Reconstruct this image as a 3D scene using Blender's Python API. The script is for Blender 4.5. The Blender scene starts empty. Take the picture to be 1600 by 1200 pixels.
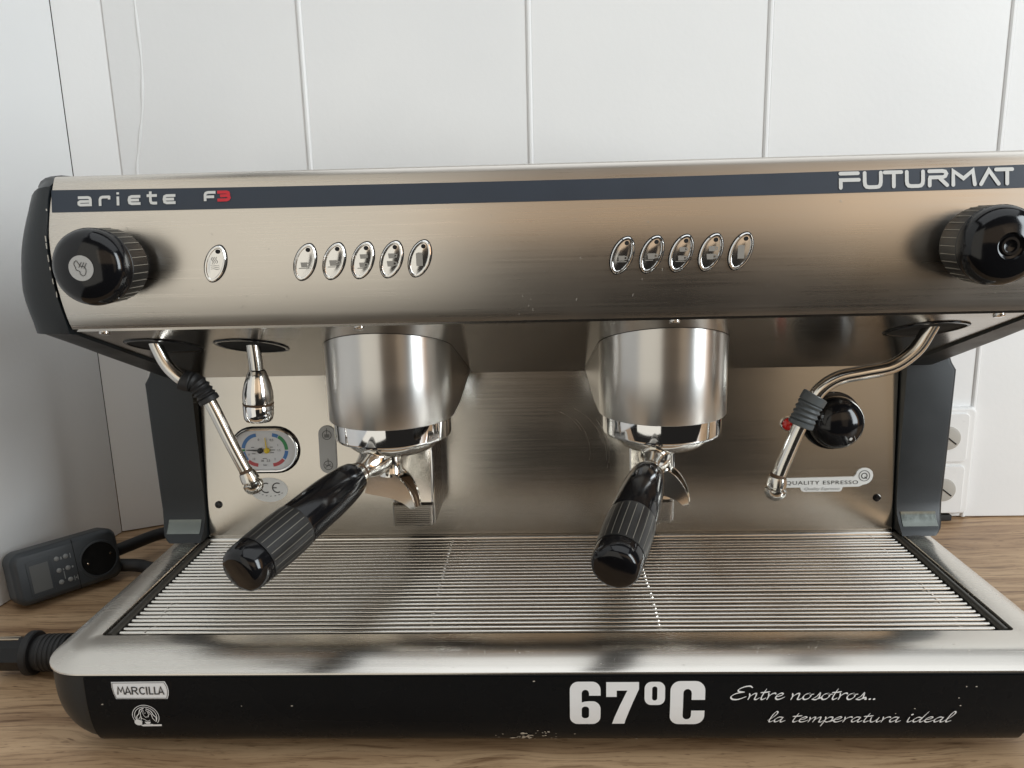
import bpy, bmesh, math, random
from mathutils import Vector, Matrix
from mathutils.geometry import tessellate_polygon
random.seed(7)
S = bpy.context.scene
C = S.collection
PI = math.pi

# ------------------------------------------------------------------ camera, light, exposure
cd = bpy.data.cameras.new('camera'); cam = bpy.data.objects.new('camera', cd); C.objects.link(cam)
cd.sensor_width = 36; cd.lens = 27.16; cd.clip_start = 0.01; cd.clip_end = 50
cam.matrix_world = Matrix(((0.99921, 0.01725, 0.03578, -0.00317),
                           (0.03144, 0.20704, -0.97783, -0.51035),
                           (-0.02428, 0.97818, 0.20633, 0.37242), (0, 0, 0, 1)))
S.camera = cam
S.view_settings.view_transform = 'Standard'; S.view_settings.look = 'None'
S.view_settings.gamma = 1; S.view_settings.exposure = 0.0
S.render.resolution_x = 1024; S.render.resolution_y = 768
W = bpy.data.worlds.new('World'); S.world = W; W.use_nodes = True
bg = W.node_tree.nodes['Background']; bg.inputs[0].default_value = (1.0, 0.93, 0.86, 1); bg.inputs[1].default_value = 0.018

def area(name, ang, dist, zc, w, h, rad, col, aim=(0, 0.1, 0.25)):
    """window lamp standing at a compass angle from the machine; rad = radiance"""
    l = bpy.data.lights.new(name, 'AREA'); l.shape = 'RECTANGLE'; l.size = w; l.size_y = h
    l.energy = rad * w * h * PI; l.color = col
    o = bpy.data.objects.new(name, l); C.objects.link(o)
    a = math.radians(ang); o.location = (math.sin(a) * dist, 0.05 - math.cos(a) * dist, zc)
    d = Vector(aim) - o.location; d.z = 0
    o.rotation_euler = d.to_track_quat('-Z', 'Y').to_euler()
    return o
area('window_light_left', -31, 2.2, 0.58, 1.9, 2.4, 0.90, (1.0, 0.955, 0.85))
area('window_light_right', 59, 2.3, 0.95, 0.66, 1.8, 12.8, (0.88, 0.955, 1.0))
area('warm_lamp_right', 73, 2.2, 0.7, 0.2, 1.6, 1.6, (1.0, 0.50, 0.16))  # added lamp, makes the orange strip reflected in the group covers
area('warm_room_light_right', 30, 2.6, 0.65, 0.7, 1.7, 0.42, (1.0, 0.78, 0.55))  # added fill in place of the brown room mirrored at right
area('warm_room_light_front', 17, 3.0, 1.20, 3.0, 1.3, 0.66, (1.0, 0.74, 0.50))  # added fill, stands in for the warm room mirrored by the front panel
cl = bpy.data.lights.new('ceiling_light', 'AREA'); cl.shape = 'RECTANGLE'; cl.size = 2.4; cl.size_y = 1.6  # added overhead fill in place of light bounced off the ceiling
cl.energy = 1.38 * 2.4 * 1.6 * PI; cl.color = (0.93, 0.97, 1.0)
co = bpy.data.objects.new('ceiling_light', cl); C.objects.link(co); co.location = (0.55, -0.62, 1.9)

# ------------------------------------------------------------------ materials
def newmat(name):
    m = bpy.data.materials.new(name); m.use_nodes = True
    nt = m.node_tree; return m, nt, nt.nodes['Principled BSDF']
def N(nt, t, **kw):
    n = nt.nodes.new(t)
    for k, v in kw.items(): setattr(n, k, v)
    return n
def objcoord(nt, scale):
    g = N(nt, 'ShaderNodeNewGeometry'); mp = N(nt, 'ShaderNodeMapping'); mp.inputs['Scale'].default_value = scale
    nt.links.new(g.outputs['Position'], mp.inputs['Vector']); return mp.outputs[0]
def plain(name, col, rough=0.5, metal=0.0, bump=0.0, bscale=300, var=0.0, spec=0.5, coat=0.0):
    m, nt, p = newmat(name)
    p.inputs['Base Color'].default_value = (*col, 1); p.inputs['Roughness'].default_value = rough
    p.inputs['Metallic'].default_value = metal; p.inputs['Specular IOR Level'].default_value = spec
    if coat: p.inputs['Coat Weight'].default_value = coat; p.inputs['Coat Roughness'].default_value = 0.05
    v = objcoord(nt, (1, 1, 1))
    nz = N(nt, 'ShaderNodeTexNoise'); nz.inputs['Scale'].default_value = bscale; nz.inputs['Detail'].default_value = 4
    nt.links.new(v, nz.inputs['Vector'])
    if bump:
        b = N(nt, 'ShaderNodeBump'); b.inputs['Strength'].default_value = bump; b.inputs['Distance'].default_value = 0.0004
        nt.links.new(nz.outputs[0], b.inputs['Height']); nt.links.new(b.outputs[0], p.inputs['Normal'])
    n2 = N(nt, 'ShaderNodeTexNoise'); n2.inputs['Scale'].default_value = 35; n2.inputs['Detail'].default_value = 5
    nt.links.new(v, n2.inputs['Vector'])
    mr = N(nt, 'ShaderNodeMapRange'); mr.inputs['To Min'].default_value = max(0.02, rough * (1 - 0.3)); mr.inputs['To Max'].default_value = rough * 1.3
    nt.links.new(n2.outputs[0], mr.inputs['Value']); nt.links.new(mr.outputs[0], p.inputs['Roughness'])
    if var:
        mx = N(nt, 'ShaderNodeMix', data_type='RGBA'); mx.inputs[6].default_value = (*[c * (1 - var) for c in col], 1)
        mx.inputs[7].default_value = (*[min(1, c * (1 + var)) for c in col], 1)
        nt.links.new(n2.outputs[0], mx.inputs[0]); nt.links.new(mx.outputs[2], p.inputs['Base Color'])
    return m
def brushed(name, col, rough, aniso, streak=(6, 6, 700), bump=0.12, smudge=0.25, horizontal=False):
    m, nt, p = newmat(name)
    p.inputs['Metallic'].default_value = 1
    p.inputs['Anisotropic'].default_value = aniso; p.inputs['Anisotropic Rotation'].default_value = 0.25
    g = N(nt, 'ShaderNodeNewGeometry')
    if horizontal:
        cr = N(nt, 'ShaderNodeCombineXYZ'); cr.inputs[0].default_value = 1; tv = cr.outputs[0]
    else:
        cr = N(nt, 'ShaderNodeVectorMath', operation='CROSS_PRODUCT'); cr.inputs[0].default_value = (0, 0, 1)
        nt.links.new(g.outputs['Normal'], cr.inputs[1]); tv = cr.outputs[0]
    nt.links.new(tv, p.inputs['Tangent'])
    v = objcoord(nt, streak)
    nz = N(nt, 'ShaderNodeTexNoise'); nz.inputs['Scale'].default_value = 1; nz.inputs['Detail'].default_value = 5; nz.inputs['Roughness'].default_value = 0.65
    nt.links.new(v, nz.inputs['Vector'])
    v2 = objcoord(nt, (9, 9, 14))
    n2 = N(nt, 'ShaderNodeTexNoise'); n2.inputs['Scale'].default_value = 1; n2.inputs['Detail'].default_value = 6
    nt.links.new(v2, n2.inputs['Vector'])
    ad = N(nt, 'ShaderNodeMath', operation='ADD'); nt.links.new(nz.outputs[0], ad.inputs[0]); nt.links.new(n2.outputs[0], ad.inputs[1])
    mr = N(nt, 'ShaderNodeMapRange'); mr.inputs['From Min'].default_value = 0.6; mr.inputs['From Max'].default_value = 1.4
    mr.inputs['To Min'].default_value = rough * (1 - smudge); mr.inputs['To Max'].default_value = rough * (1 + smudge)
    nt.links.new(ad.outputs[0], mr.inputs['Value']); nt.links.new(mr.outputs[0], p.inputs['Roughness'])
    mx = N(nt, 'ShaderNodeMix', data_type='RGBA')
    mx.inputs[6].default_value = (*[c * 0.975 for c in col], 1); mx.inputs[7].default_value = (*[c * 1.02 for c in col], 1)
    nt.links.new(nz.outputs[0], mx.inputs[0]); nt.links.new(mx.outputs[2], p.inputs['Base Color'])
    b = N(nt, 'ShaderNodeBump'); b.inputs['Strength'].default_value = bump; b.inputs['Distance'].default_value = 0.00008
    nt.links.new(nz.outputs[0], b.inputs['Height']); nt.links.new(b.outputs[0], p.inputs['Normal'])
    return m
M = {}
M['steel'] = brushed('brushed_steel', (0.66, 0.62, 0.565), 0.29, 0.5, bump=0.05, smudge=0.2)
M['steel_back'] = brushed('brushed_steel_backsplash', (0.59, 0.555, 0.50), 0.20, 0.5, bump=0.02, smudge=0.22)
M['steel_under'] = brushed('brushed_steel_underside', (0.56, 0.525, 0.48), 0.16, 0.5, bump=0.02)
M['steel_cover'] = brushed('brushed_steel_cover', (0.70, 0.68, 0.65), 0.31, 0.7, streak=(8, 8, 160), bump=0.0, smudge=0.05)
M['steel_rim'] = brushed('satin_steel_rim', (0.69, 0.655, 0.60), 0.26, 0.3, streak=(4, 500, 500), horizontal=True)
M['bar'] = brushed('polished_bar_steel', (0.74, 0.71, 0.66), 0.22, 0.0, streak=(30, 200, 200), bump=0.02, horizontal=True)
M['tube'] = brushed('satin_tube_steel', (0.66, 0.64, 0.60), 0.17, 0.0, streak=(120, 120, 120), bump=0.015)
M['button_chrome'] = plain('satin_chrome_button', (0.80, 0.79, 0.77), 0.15, 1.0, bump=0.02, bscale=90)
M['chrome'] = plain('chrome', (0.80, 0.80, 0.80), 0.06, 1.0, bump=0.02, bscale=90)
M['chrome_worn'] = plain('worn_chrome', (0.80, 0.78, 0.74), 0.13, 1.0, bump=0.08, bscale=160, var=0.12)
M['brown'] = plain('coffee_residue', (0.075, 0.040, 0.018), 0.6, var=0.3)
M['black_gloss'] = plain('black_gloss_plastic', (0.006, 0.006, 0.007), 0.12, spec=0.4, bump=0.015, bscale=60)
M['black_grip'] = plain('black_ribbed_plastic', (0.013, 0.013, 0.013), 0.38, bump=0.06, bscale=500)
M['black_rubber'] = plain('black_rubber', (0.012, 0.012, 0.013), 0.55, bump=0.1, bscale=400)
M['grey_rubber'] = plain('grey_rubber', (0.075, 0.085, 0.09), 0.5, bump=0.1, bscale=400)
M['charcoal'] = plain('charcoal_painted_plastic', (0.011, 0.0145, 0.017), 0.42, bump=0.12, bscale=900, var=0.1)
M['base_black'] = plain('satin_black_paint', (0.0050, 0.0060, 0.0072), 0.27, bump=0.03, bscale=700, var=0.12, spec=0.12)
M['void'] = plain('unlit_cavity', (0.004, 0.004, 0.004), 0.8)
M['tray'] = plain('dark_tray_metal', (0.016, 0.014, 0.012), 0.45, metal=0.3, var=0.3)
M['gasket'] = plain('grey_black_gasket', (0.045, 0.042, 0.036), 0.35, bump=0.1, bscale=250)
M['stripe'] = plain('blue_grey_vinyl', (0.026, 0.036, 0.053), 0.5, var=0.06)
M['print_white'] = plain('white_print', (0.62, 0.62, 0.60), 0.45)
M['print_silver'] = plain('silver_print', (0.72, 0.73, 0.74), 0.45, metal=0.0, var=0.06)
M['print_red'] = plain('red_print', (0.55, 0.02, 0.035), 0.45)
M['print_dark'] = plain('dark_print', (0.02, 0.02, 0.02), 0.5)
M['print_grey'] = plain('grey_print', (0.30, 0.30, 0.30), 0.5)
M['icon'] = plain('button_icon_print', (0.28, 0.265, 0.24), 0.45)
M['label_grey'] = plain('grey_label', (0.42, 0.415, 0.40), 0.4)
M['line_grey'] = plain('pale_rib_line', (0.26, 0.24, 0.20), 0.4)
M['silver_label'] = plain('silver_sticker', (0.70, 0.70, 0.68), 0.42, metal=0.0, var=0.06)
M['dial'] = plain('dial_white', (0.60, 0.61, 0.63), 0.35, coat=0.5)
M['d_blue'] = plain('dial_blue', (0.05, 0.17, 0.42), 0.4)
M['d_green'] = plain('dial_green', (0.03, 0.24, 0.08), 0.4)
M['d_red'] = plain('dial_red', (0.44, 0.06, 0.07), 0.4)
M['d_yellow'] = plain('needle_yellow', (0.72, 0.52, 0.03), 0.4)
M['needle'] = plain('needle_black', (0.02, 0.02, 0.02), 0.4)
M['red_lens'] = plain('red_lens', (0.55, 0.012, 0.01), 0.15, coat=0.5)
M['socket_white'] = plain('white_socket_plastic', (0.80, 0.80, 0.79), 0.3)
M['socket_grey'] = plain('grey_socket_insert', (0.42, 0.40, 0.36), 0.35)
M['meter'] = plain('dark_grey_plastic', (0.030, 0.035, 0.040), 0.45, bump=0.1, bscale=700)
M['lcd'] = plain('lcd_glass', (0.13, 0.135, 0.135), 0.12)
M['meter_key'] = plain('grey_keys', (0.22, 0.23, 0.23), 0.5)
M['chip'] = plain('bare_metal_chip', (0.55, 0.53, 0.48), 0.4, metal=0.4)
M['worn'] = plain('worn_tape', (0.17, 0.185, 0.17), 0.25, metal=0.8, bump=0.5, bscale=120, var=0.25)  # pale colour stands in for wall light mirrored by the column foot
M['brass'] = plain('prong_metal', (0.6, 0.5, 0.38), 0.25, metal=1)

def wall_material():
    m, nt, p = newmat('white_wall_board')
    p.inputs['Roughness'].default_value = 0.5
    v = objcoord(nt, (1, 1, 1))
    a = N(nt, 'ShaderNodeTexNoise'); a.inputs['Scale'].default_value = 170; a.inputs['Detail'].default_value = 3
    b2 = N(nt, 'ShaderNodeTexNoise'); b2.inputs['Scale'].default_value = 7; b2.inputs['Detail'].default_value = 5
    nt.links.new(v, a.inputs['Vector']); nt.links.new(v, b2.inputs['Vector'])
    ad = N(nt, 'ShaderNodeMath', operation='MULTIPLY_ADD'); ad.inputs[1].default_value = 1.2
    nt.links.new(b2.outputs[0], ad.inputs[0]); nt.links.new(a.outputs[0], ad.inputs[2])
    b = N(nt, 'ShaderNodeBump'); b.inputs['Strength'].default_value = 0.14; b.inputs['Distance'].default_value = 0.001
    nt.links.new(ad.outputs[0], b.inputs['Height']); nt.links.new(b.outputs[0], p.inputs['Normal'])
    mx = N(nt, 'ShaderNodeMix', data_type='RGBA'); mx.inputs[6].default_value = (0.74, 0.745, 0.745, 1); mx.inputs[7].default_value = (0.81, 0.81, 0.80, 1)
    nt.links.new(b2.outputs[0], mx.inputs[0]); nt.links.new(mx.outputs[2], p.inputs['Base Color'])
    return m
M['wall'] = wall_material()

def wood_material():
    m, nt, p = newmat('oak_laminate')
    geo = N(nt, 'ShaderNodeNewGeometry')
    def mapped(scale, rot=0.0):
        mp = N(nt, 'ShaderNodeMapping'); mp.inputs['Scale'].default_value = scale; mp.inputs['Rotation'].default_value = (0, 0, rot)
        nt.links.new(geo.outputs['Position'], mp.inputs['Vector']); return mp.outputs[0]
    # slow warp so that grain lines swing round knots
    wz = N(nt, 'ShaderNodeTexNoise'); wz.inputs['Scale'].default_value = 1; wz.inputs['Detail'].default_value = 2
    nt.links.new(mapped((5, 14, 5)), wz.inputs['Vector'])
    wc = N(nt, 'ShaderNodeVectorMath', operation='MULTIPLY_ADD'); wc.inputs[1].default_value = (0.02, 0.05, 0)
    nt.links.new(wz.outputs['Color'], wc.inputs[0]); nt.links.new(geo.outputs['Position'], wc.inputs[2])
    def noise(scale, det, rough=0.6):
        mp = N(nt, 'ShaderNodeMapping'); mp.inputs['Scale'].default_value = scale
        nt.links.new(wc.outputs[0], mp.inputs['Vector'])
        n = N(nt, 'ShaderNodeTexNoise'); n.inputs['Scale'].default_value = 1; n.inputs['Detail'].default_value = det; n.inputs['Roughness'].default_value = rough
        nt.links.new(mp.outputs[0], n.inputs['Vector']); return n.outputs[0]
    broad = noise((3, 40, 10), 4); fine = noise((16, 300, 100), 5, 0.75); streak = noise((9, 170, 50), 4)
    r1 = N(nt, 'ShaderNodeValToRGB'); e = r1.color_ramp.elements
    e[0].position = 0.30; e[0].color = (0.27, 0.155, 0.08, 1); e[1].position = 0.72; e[1].color = (0.62, 0.43, 0.26, 1)
    k = r1.color_ramp.elements.new(0.5); k.color = (0.47, 0.31, 0.178, 1)
    nt.links.new(broad, r1.inputs[0])
    r2 = N(nt, 'ShaderNodeValToRGB'); e = r2.color_ramp.elements
    e[0].position = 0.33; e[0].color = (0.42, 0.36, 0.31, 1); e[1].position = 0.50; e[1].color = (1, 1, 1, 1)
    nt.links.new(fine, r2.inputs[0])
    r3 = N(nt, 'ShaderNodeValToRGB'); e = r3.color_ramp.elements
    e[0].position = 0.36; e[0].color = (0.34, 0.26, 0.20, 1); e[1].position = 0.43; e[1].color = (1, 1, 1, 1)
    nt.links.new(streak, r3.inputs[0])
    def mul(a, b, f):
        mx = N(nt, 'ShaderNodeMix', data_type='RGBA', blend_type='MULTIPLY'); mx.inputs[0].default_value = f
        nt.links.new(a, mx.inputs[6]); nt.links.new(b, mx.inputs[7]); return mx.outputs[2]
    pore = noise((70, 480, 100), 2, 0.5)
    r4 = N(nt, 'ShaderNodeValToRGB'); e = r4.color_ramp.elements
    e[0].position = 0.28; e[0].color = (0.35, 0.28, 0.23, 1); e[1].position = 0.36; e[1].color = (1, 1, 1, 1)
    nt.links.new(pore, r4.inputs[0])
    c = mul(mul(mul(r1.outputs[0], r2.outputs[0], 0.85), r3.outputs[0], 0.62), r4.outputs[0], 0.8)
    nt.links.new(c, p.inputs['Base Color'])
    b = N(nt, 'ShaderNodeBump'); b.inputs['Strength'].default_value = 0.25; b.inputs['Distance'].default_value = 0.0003
    nt.links.new(fine, b.inputs['Height']); nt.links.new(b.outputs[0], p.inputs['Normal'])
    p.inputs['Roughness'].default_value = 0.42
    return m
M['wood'] = wood_material()

# ------------------------------------------------------------------ mesh helpers
def org(o):
    v = Vector((0, 0, 0))
    while o is not None: v = v + o.location; o = o.parent
    return v
def mk(name, verts, faces, mat, parent=None, smooth=True, fix=True):
    me = bpy.data.meshes.new(name)
    off = org(parent)
    me.from_pydata([tuple(Vector(v) - off) for v in verts], [], faces)
    if fix:
        bm = bmesh.new(); bm.from_mesh(me); bmesh.ops.recalc_face_normals(bm, faces=bm.faces); bm.to_mesh(me); bm.free()
    me.materials.append(M[mat])
    if smooth:
        me.polygons.foreach_set('use_smooth', [True] * len(me.polygons))
        me.set_sharp_from_angle(angle=math.radians(35))
    o = bpy.data.objects.new(name, me); C.objects.link(o); o.parent = parent
    return o
def empty(name, loc, label=None, cat=None, group=None, parent=None):
    o = bpy.data.objects.new(name, None); C.objects.link(o); o.empty_display_size = 0.02
    o.location = Vector(loc) - org(parent); o.parent = parent
    if label: o['label'] = label
    if cat: o['category'] = cat
    if group: o['group'] = group
    return o
class MB:
    def __init__(s): s.v = []; s.f = []; s.wn = False
    def add(s, v, f):
        n = len(s.v); s.v += [tuple(x) for x in v]; s.f += [tuple(i + n for i in q) for q in f]; return s
    def grid(s, rows, closed=False):
        n = len(s.v); k = len(rows[0])
        for r in rows: s.v += [tuple(p) for p in r]
        for i in range(len(rows) - 1):
            for j in range(k if closed else k - 1):
                a = n + i * k + j; b = n + i * k + (j + 1) % k
                s.f.append((a, b, b + k, a + k))
        return s
    def cap(s, loop):
        n = len(s.v); s.v += [tuple(p) for p in loop]; s.f.append(tuple(range(n, n + len(loop)))); return s
    def loft(s, rows):
        s.grid(rows, True); n = len(s.v); k = len(rows[0]); b = n - k * len(rows)
        s.f.append(tuple(range(b, b + k))); s.f.append(tuple(range(n - k, n))); return s
    def lathe(s, prof, mat=Matrix(), seg=48, capends=True):
        rows = []
        for r, z in prof:
            rows.append([mat @ Vector((r * math.cos(2 * PI * i / seg), r * math.sin(2 * PI * i / seg), z)) for i in range(seg)])
        s.grid(rows, True)
        n = len(s.v); b = n - seg * len(prof)
        if capends:
            if prof[0][0] > 1e-6: s.f.append(tuple(range(b, b + seg)))
            if prof[-1][0] > 1e-6: s.f.append(tuple(range(n - seg, n)))
        return s
    def tube(s, pts, rad, seg=20, caps=True):
        pts = [Vector(p) for p in pts]; n = len(pts)
        if not hasattr(rad, '__len__'): rad = [rad] * n
        up = Vector((0, 1, 0.01)); rows = []
        for i, p in enumerate(pts):
            t = (pts[min(i + 1, n - 1)] - pts[max(i - 1, 0)]).normalized()
            a = t.cross(up)
            if a.length < 0.05: a = t.cross(Vector((1, 0, 0)))
            a.normalize(); b = a.cross(t)
            rows.append([p + (a * math.cos(2 * PI * j / seg) + b * math.sin(2 * PI * j / seg)) * rad[i] for j in range(seg)])
        if caps: s.loft(rows)
        else: s.grid(rows, True)
        return s
    def box(s, x0, x1, y0, y1, z0, z1, bev=0.0, seg=2, mat=None):
        bm = bmesh.new(); bmesh.ops.create_cube(bm, size=1)
        for v in bm.verts: v.co = Vector(((x0 + x1) / 2 + v.co.x * (x1 - x0), (y0 + y1) / 2 + v.co.y * (y1 - y0), (z0 + z1) / 2 + v.co.z * (z1 - z0)))
        if bev: s.wn = True; bmesh.ops.bevel(bm, geom=bm.edges[:], offset=bev, segments=seg, profile=0.5, affect='EDGES')
        if mat is not None: bm.transform(mat)
        bm.verts.index_update(); s.add([v.co.copy() for v in bm.verts], [[v.index for v in f.verts] for f in bm.faces]); bm.free(); return s
    def out(s, name, mat, parent=None, smooth=True, fix=True, wn=False):
        o = mk(name, s.v, s.f, mat, parent, smooth, fix)
        if (s.wn or wn) and smooth:      # keep the big flat faces flat beside their small bevels
            w = o.modifiers.new('weighted', 'WEIGHTED_NORMAL'); w.keep_sharp = True; w.weight = 100
        return o
def frame(loc, zdir, xhint=(1, 0, 0)):
    z = Vector(zdir).normalized(); x = Vector(xhint); x = (x - z * x.dot(z)).normalized(); y = z.cross(x)
    m = Matrix((x, y, z)).transposed().to_4x4(); m.translation = Vector(loc); return m
def catmull(pts, sub=8):
    pts = [Vector(p) for p in pts]; out = []
    for i in range(len(pts) - 1):
        p0 = pts[max(i - 1, 0)]; p1 = pts[i]; p2 = pts[i + 1]; p3 = pts[min(i + 2, len(pts) - 1)]
        for k in range(sub):
            t = k / sub
            out.append(0.5 * ((2 * p1) + (p2 - p0) * t + (2 * p0 - 5 * p1 + 4 * p2 - p3) * t * t + (3 * p1 - p0 - 3 * p2 + p3) * t ** 3))
    out.append(pts[-1]); return out
def rrect(hx, y0, y1, r, k=8):
    """rounded rectangle outline, counter-clockwise"""
    out = []
    for cx, cy, a in ((hx - r, y1 - r, 0), (-hx + r, y1 - r, 90), (-hx + r, y0 + r, 180), (hx - r, y0 + r, 270)):
        for i in range(k + 1):
            t = math.radians(a + 90 * i / k); out.append((cx + r * math.cos(t), cy + r * math.sin(t)))
    return out

# ------------------------------------------------------------------ flat print: ribbons and filled outlines laid on a surface
class Print:
    """2-D shapes pushed through surf(s, t, lift) onto a real surface; each stroke lies a hair above the last"""
    def __init__(s, surf, lift=0.00025, cuts=()): s.cuts = cuts; s.surf = surf; s.lift = lift; s.v = []; s.f = []; s.n = 0
    def _put(s, pts, faces):
        e = s.lift + s.n * 0.000012; s.n += 1; b = len(s.v)
        s.v += [tuple(s.surf(p[0], p[1], e)) for p in pts]; s.f += [tuple(i + b for i in q) for q in faces]
    def stroke(s, pts, w, cap='round', nib=None, smooth=0, closed=False):
        P = [Vector((p[0], p[1])) for p in pts]
        if closed: P = P + [P[0]]
        if smooth: P = [Vector((q.x, q.y)) for q in catmull([(p.x, p.y, 0) for p in P], smooth)]
        Q = [P[0]]
        for p in P[1:]:
            if (p - Q[-1]).length > 1e-7: Q.append(p)
        P = Q; n = len(P)
        if n < 2: return s
        L = []; R = []
        for i in range(n):
            d0 = (P[i] - P[i - 1]).normalized() if i else ((P[0] - P[n - 2]).normalized() if closed else None)
            d1 = (P[i + 1] - P[i]).normalized() if i < n - 1 else ((P[1] - P[0]).normalized() if closed else None)
            d0 = d0 or d1; d1 = d1 or d0
            t = d0 + d1
            t = t.normalized() if t.length > 1e-4 else d1
            nr = Vector((-t.y, t.x)); c = max(0.55, nr.dot(Vector((-d1.y, d1.x))))
            ww = w
            if nib is not None:
                ang = math.atan2(t.y, t.x); ww = w * (nib[1] + (1 - nib[1]) * abs(math.sin(ang - nib[0])))
                k = i / (n - 1); ww *= 0.55 + 0.45 * min(1, 5 * k, 5 * (1 - k) + 0.15)
            L.append(P[i] + nr * ww / 2 / c); R.append(P[i] - nr * ww / 2 / c)
        pts = L + R; fc = [(i, i + 1, n + i + 1, n + i) for i in range(n - 1)]
        if cap == 'round' and not closed:
            for end in (0, n - 1):
                c = P[end]; rad = (L[end] - R[end]).length / 2
                d = (P[0] - P[1]) if end == 0 else (P[-1] - P[-2])
                a0 = math.atan2(d.y, d.x); b = len(pts)
                pts = pts + [c + rad * Vector((math.cos(a0 + t), math.sin(a0 + t))) for t in [PI * (k / 8 - 0.5) for k in range(9)]]
                fc.append(tuple(range(b, b + 9)))
        s._put(pts, fc); return s
    def poly(s, pts): s._put([Vector(p) for p in pts], [tuple(range(len(pts)))]); return s
    def disc(s, c, r, k=24, ry=None):
        ry = ry or r
        return s.poly([(c[0] + r * math.cos(2 * PI * i / k), c[1] + ry * math.sin(2 * PI * i / k)) for i in range(k)])
    def fill(s, loops):
        """outline with holes, triangulated"""
        L = [[Vector((p[0] * 1000, p[1] * 1000, 0)) for p in lp] for lp in loops]
        flat = [p for lp in loops for p in lp]
        bm = bmesh.new(); vs = [bm.verts.new((p[0] * 100, p[1] * 100, 0)) for p in flat]
        for t in tessellate_polygon(L):
            try: bm.faces.new([vs[i] for i in t])
            except ValueError: pass
        for z in s.cuts:      # follow the bends of the sheet below
            bmesh.ops.bisect_plane(bm, geom=bm.verts[:] + bm.edges[:] + bm.faces[:], plane_co=(0, z * 100, 0), plane_no=(0, 1, 0))
        bm.verts.index_update()
        s._put([Vector((v.co.x / 100, v.co.y / 100)) for v in bm.verts], [tuple(v.index for v in f.verts) for f in bm.faces]); bm.free()
        return s
    def _mesh_of(s, cu, k, dx=0, dy=0, sx=1):
        o = bpy.data.objects.new('tmp', cu); C.objects.link(o)
        dg = bpy.context.evaluated_depsgraph_get(); dg.update()
        me = o.evaluated_get(dg).to_mesh()
        s._put([Vector((v.co.x * k * sx + dx, v.co.y * k + dy)) for v in me.vertices], [tuple(p.vertices) for p in me.polygons])
        o.evaluated_get(dg).to_mesh_clear(); bpy.data.objects.remove(o); bpy.data.curves.remove(cu)
    def text(s, body, x, y, size, width=None, bold=0.0, shear=0.0, space=1.0):
        cu = bpy.data.curves.new('tmp', 'FONT'); cu.body = body; cu.size = 1.0; cu.offset = bold; cu.shear = shear; cu.space_character = space
        cu.resolution_u = 4; cu.align_x = 'LEFT'
        o = bpy.data.objects.new('tmp', cu); C.objects.link(o); bpy.context.view_layer.update()
        w = o.dimensions.x; C.objects.unlink(o); bpy.data.objects.remove(o)
        sx = (width / (w * size)) if width else 1
        s._mesh_of(cu, size, x, y, sx); return s
    def out(s, name, mat, parent):
        o = mk(name, s.v, s.f, mat, parent, smooth=False, fix=False); return o

# ------------------------------------------------------------------ the setting
def struct(o): o['kind'] = 'structure'; return o
b = MB().box(-1.2, 1.2, -0.20, 0.62, -0.04, 0.0, 0.003)
struct(b.out('countertop', 'wood'))
YW = 0.408
# back wall: boards with rounded edges, a slim bead in each joint, on a backing
back = MB().box(-0.50, 1.4, YW + 0.012, YW + 0.03, 0.0, 1.6).out('wall_back', 'wall', None, False); struct(back)
seams = [-0.4885, -0.2635, -0.0085, 0.2565, 0.5165, 0.775, 1.03]
for i in range(len(seams) - 1):
    x0, x1 = seams[i], seams[i + 1]
    nm = MB().box(x0 + 0.0027, x1 - 0.0027, YW, YW + 0.011, 0.0012 + 0.0006 * (i % 2), 1.5, 0.0012, 3).out('panel', 'wall', back)
for x in seams[1:-1]:
    MB().tube([(x, YW + 0.0006, 0.002), (x, YW + 0.0006, 1.5)], 0.0031, 10).out('joint_bead', 'wall', back)
# crooked bead of filler running down the first board beside the corner
pts = catmull([(-0.4475, YW + 0.0005, 0.70), (-0.4477, YW + 0.0005, 0.62), (-0.4478, YW + 0.0005, 0.56), (-0.4530, YW + 0.0005, 0.51), (-0.4615, YW + 0.0005, 0.47), (-0.4685, YW + 0.0005, 0.43), (-0.472, YW + 0.0005, 0.30), (-0.472, YW + 0.0005, 0.01)], 6)
MB().tube(pts, [0.0016 + 0.0004 * math.sin(i * 0.9) for i in range(len(pts))], 8).out('filler_bead', 'wall', back)
# corner board and left wall
A = Vector((-0.4885, 0.4095, 0)); B = Vector((-0.5325, 0.388, 0)); D = Vector((-0.66, -0.62, 0))
def board(name, p, q, parent, z0=0.001, z1=1.5, th=0.012, bev=0.0005):
    u = (q - p); ln = u.length; u.normalize(); n = Vector((0, 0, 1)).cross(u)
    m = Matrix((u, n, Vector((0, 0, 1)))).transposed().to_4x4(); m.translation = p
    return MB().box(0.0004, ln - 0.0004, -th, 0, z0, z1, bev, 2, m).out(name, 'wall', parent)
left = struct(board('wall_left', B + Vector((-0.014, 0, 0)), D + Vector((-0.014, 0, 0)), None, 0.0, 1.52, 0.012, 0))
# boards of the left wall, from the corner outwards
u = (D - B).normalized(); s0 = 0.0
for i, ln in enumerate((0.232, 0.26, 0.26, 0.26)):
    board('panel', B + u * s0, B + u * (s0 + ln), left); s0 += ln
board('corner_board', A + Vector((0.004, 0.002, 0)), B, left, 0.0015)

# ------------------------------------------------------------------ espresso machine
mach = empty('espresso_machine', (0, 0.14, 0), 'two-group stainless steel espresso machine with black side covers on the wooden counter', 'coffee machine')
def mpart(name): return empty(name, mach.location, parent=mach)
XW = 0.3185
def pan_y(z): return -0.010 + 2.5 * (z - 0.355) ** 2
def pan_w(z): return 0.3200 - 1.2 * (z - 0.362) ** 2 - max(0, z - 0.37) * 0.08
Z0, Z1 = 0.3085, 0.4075
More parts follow.
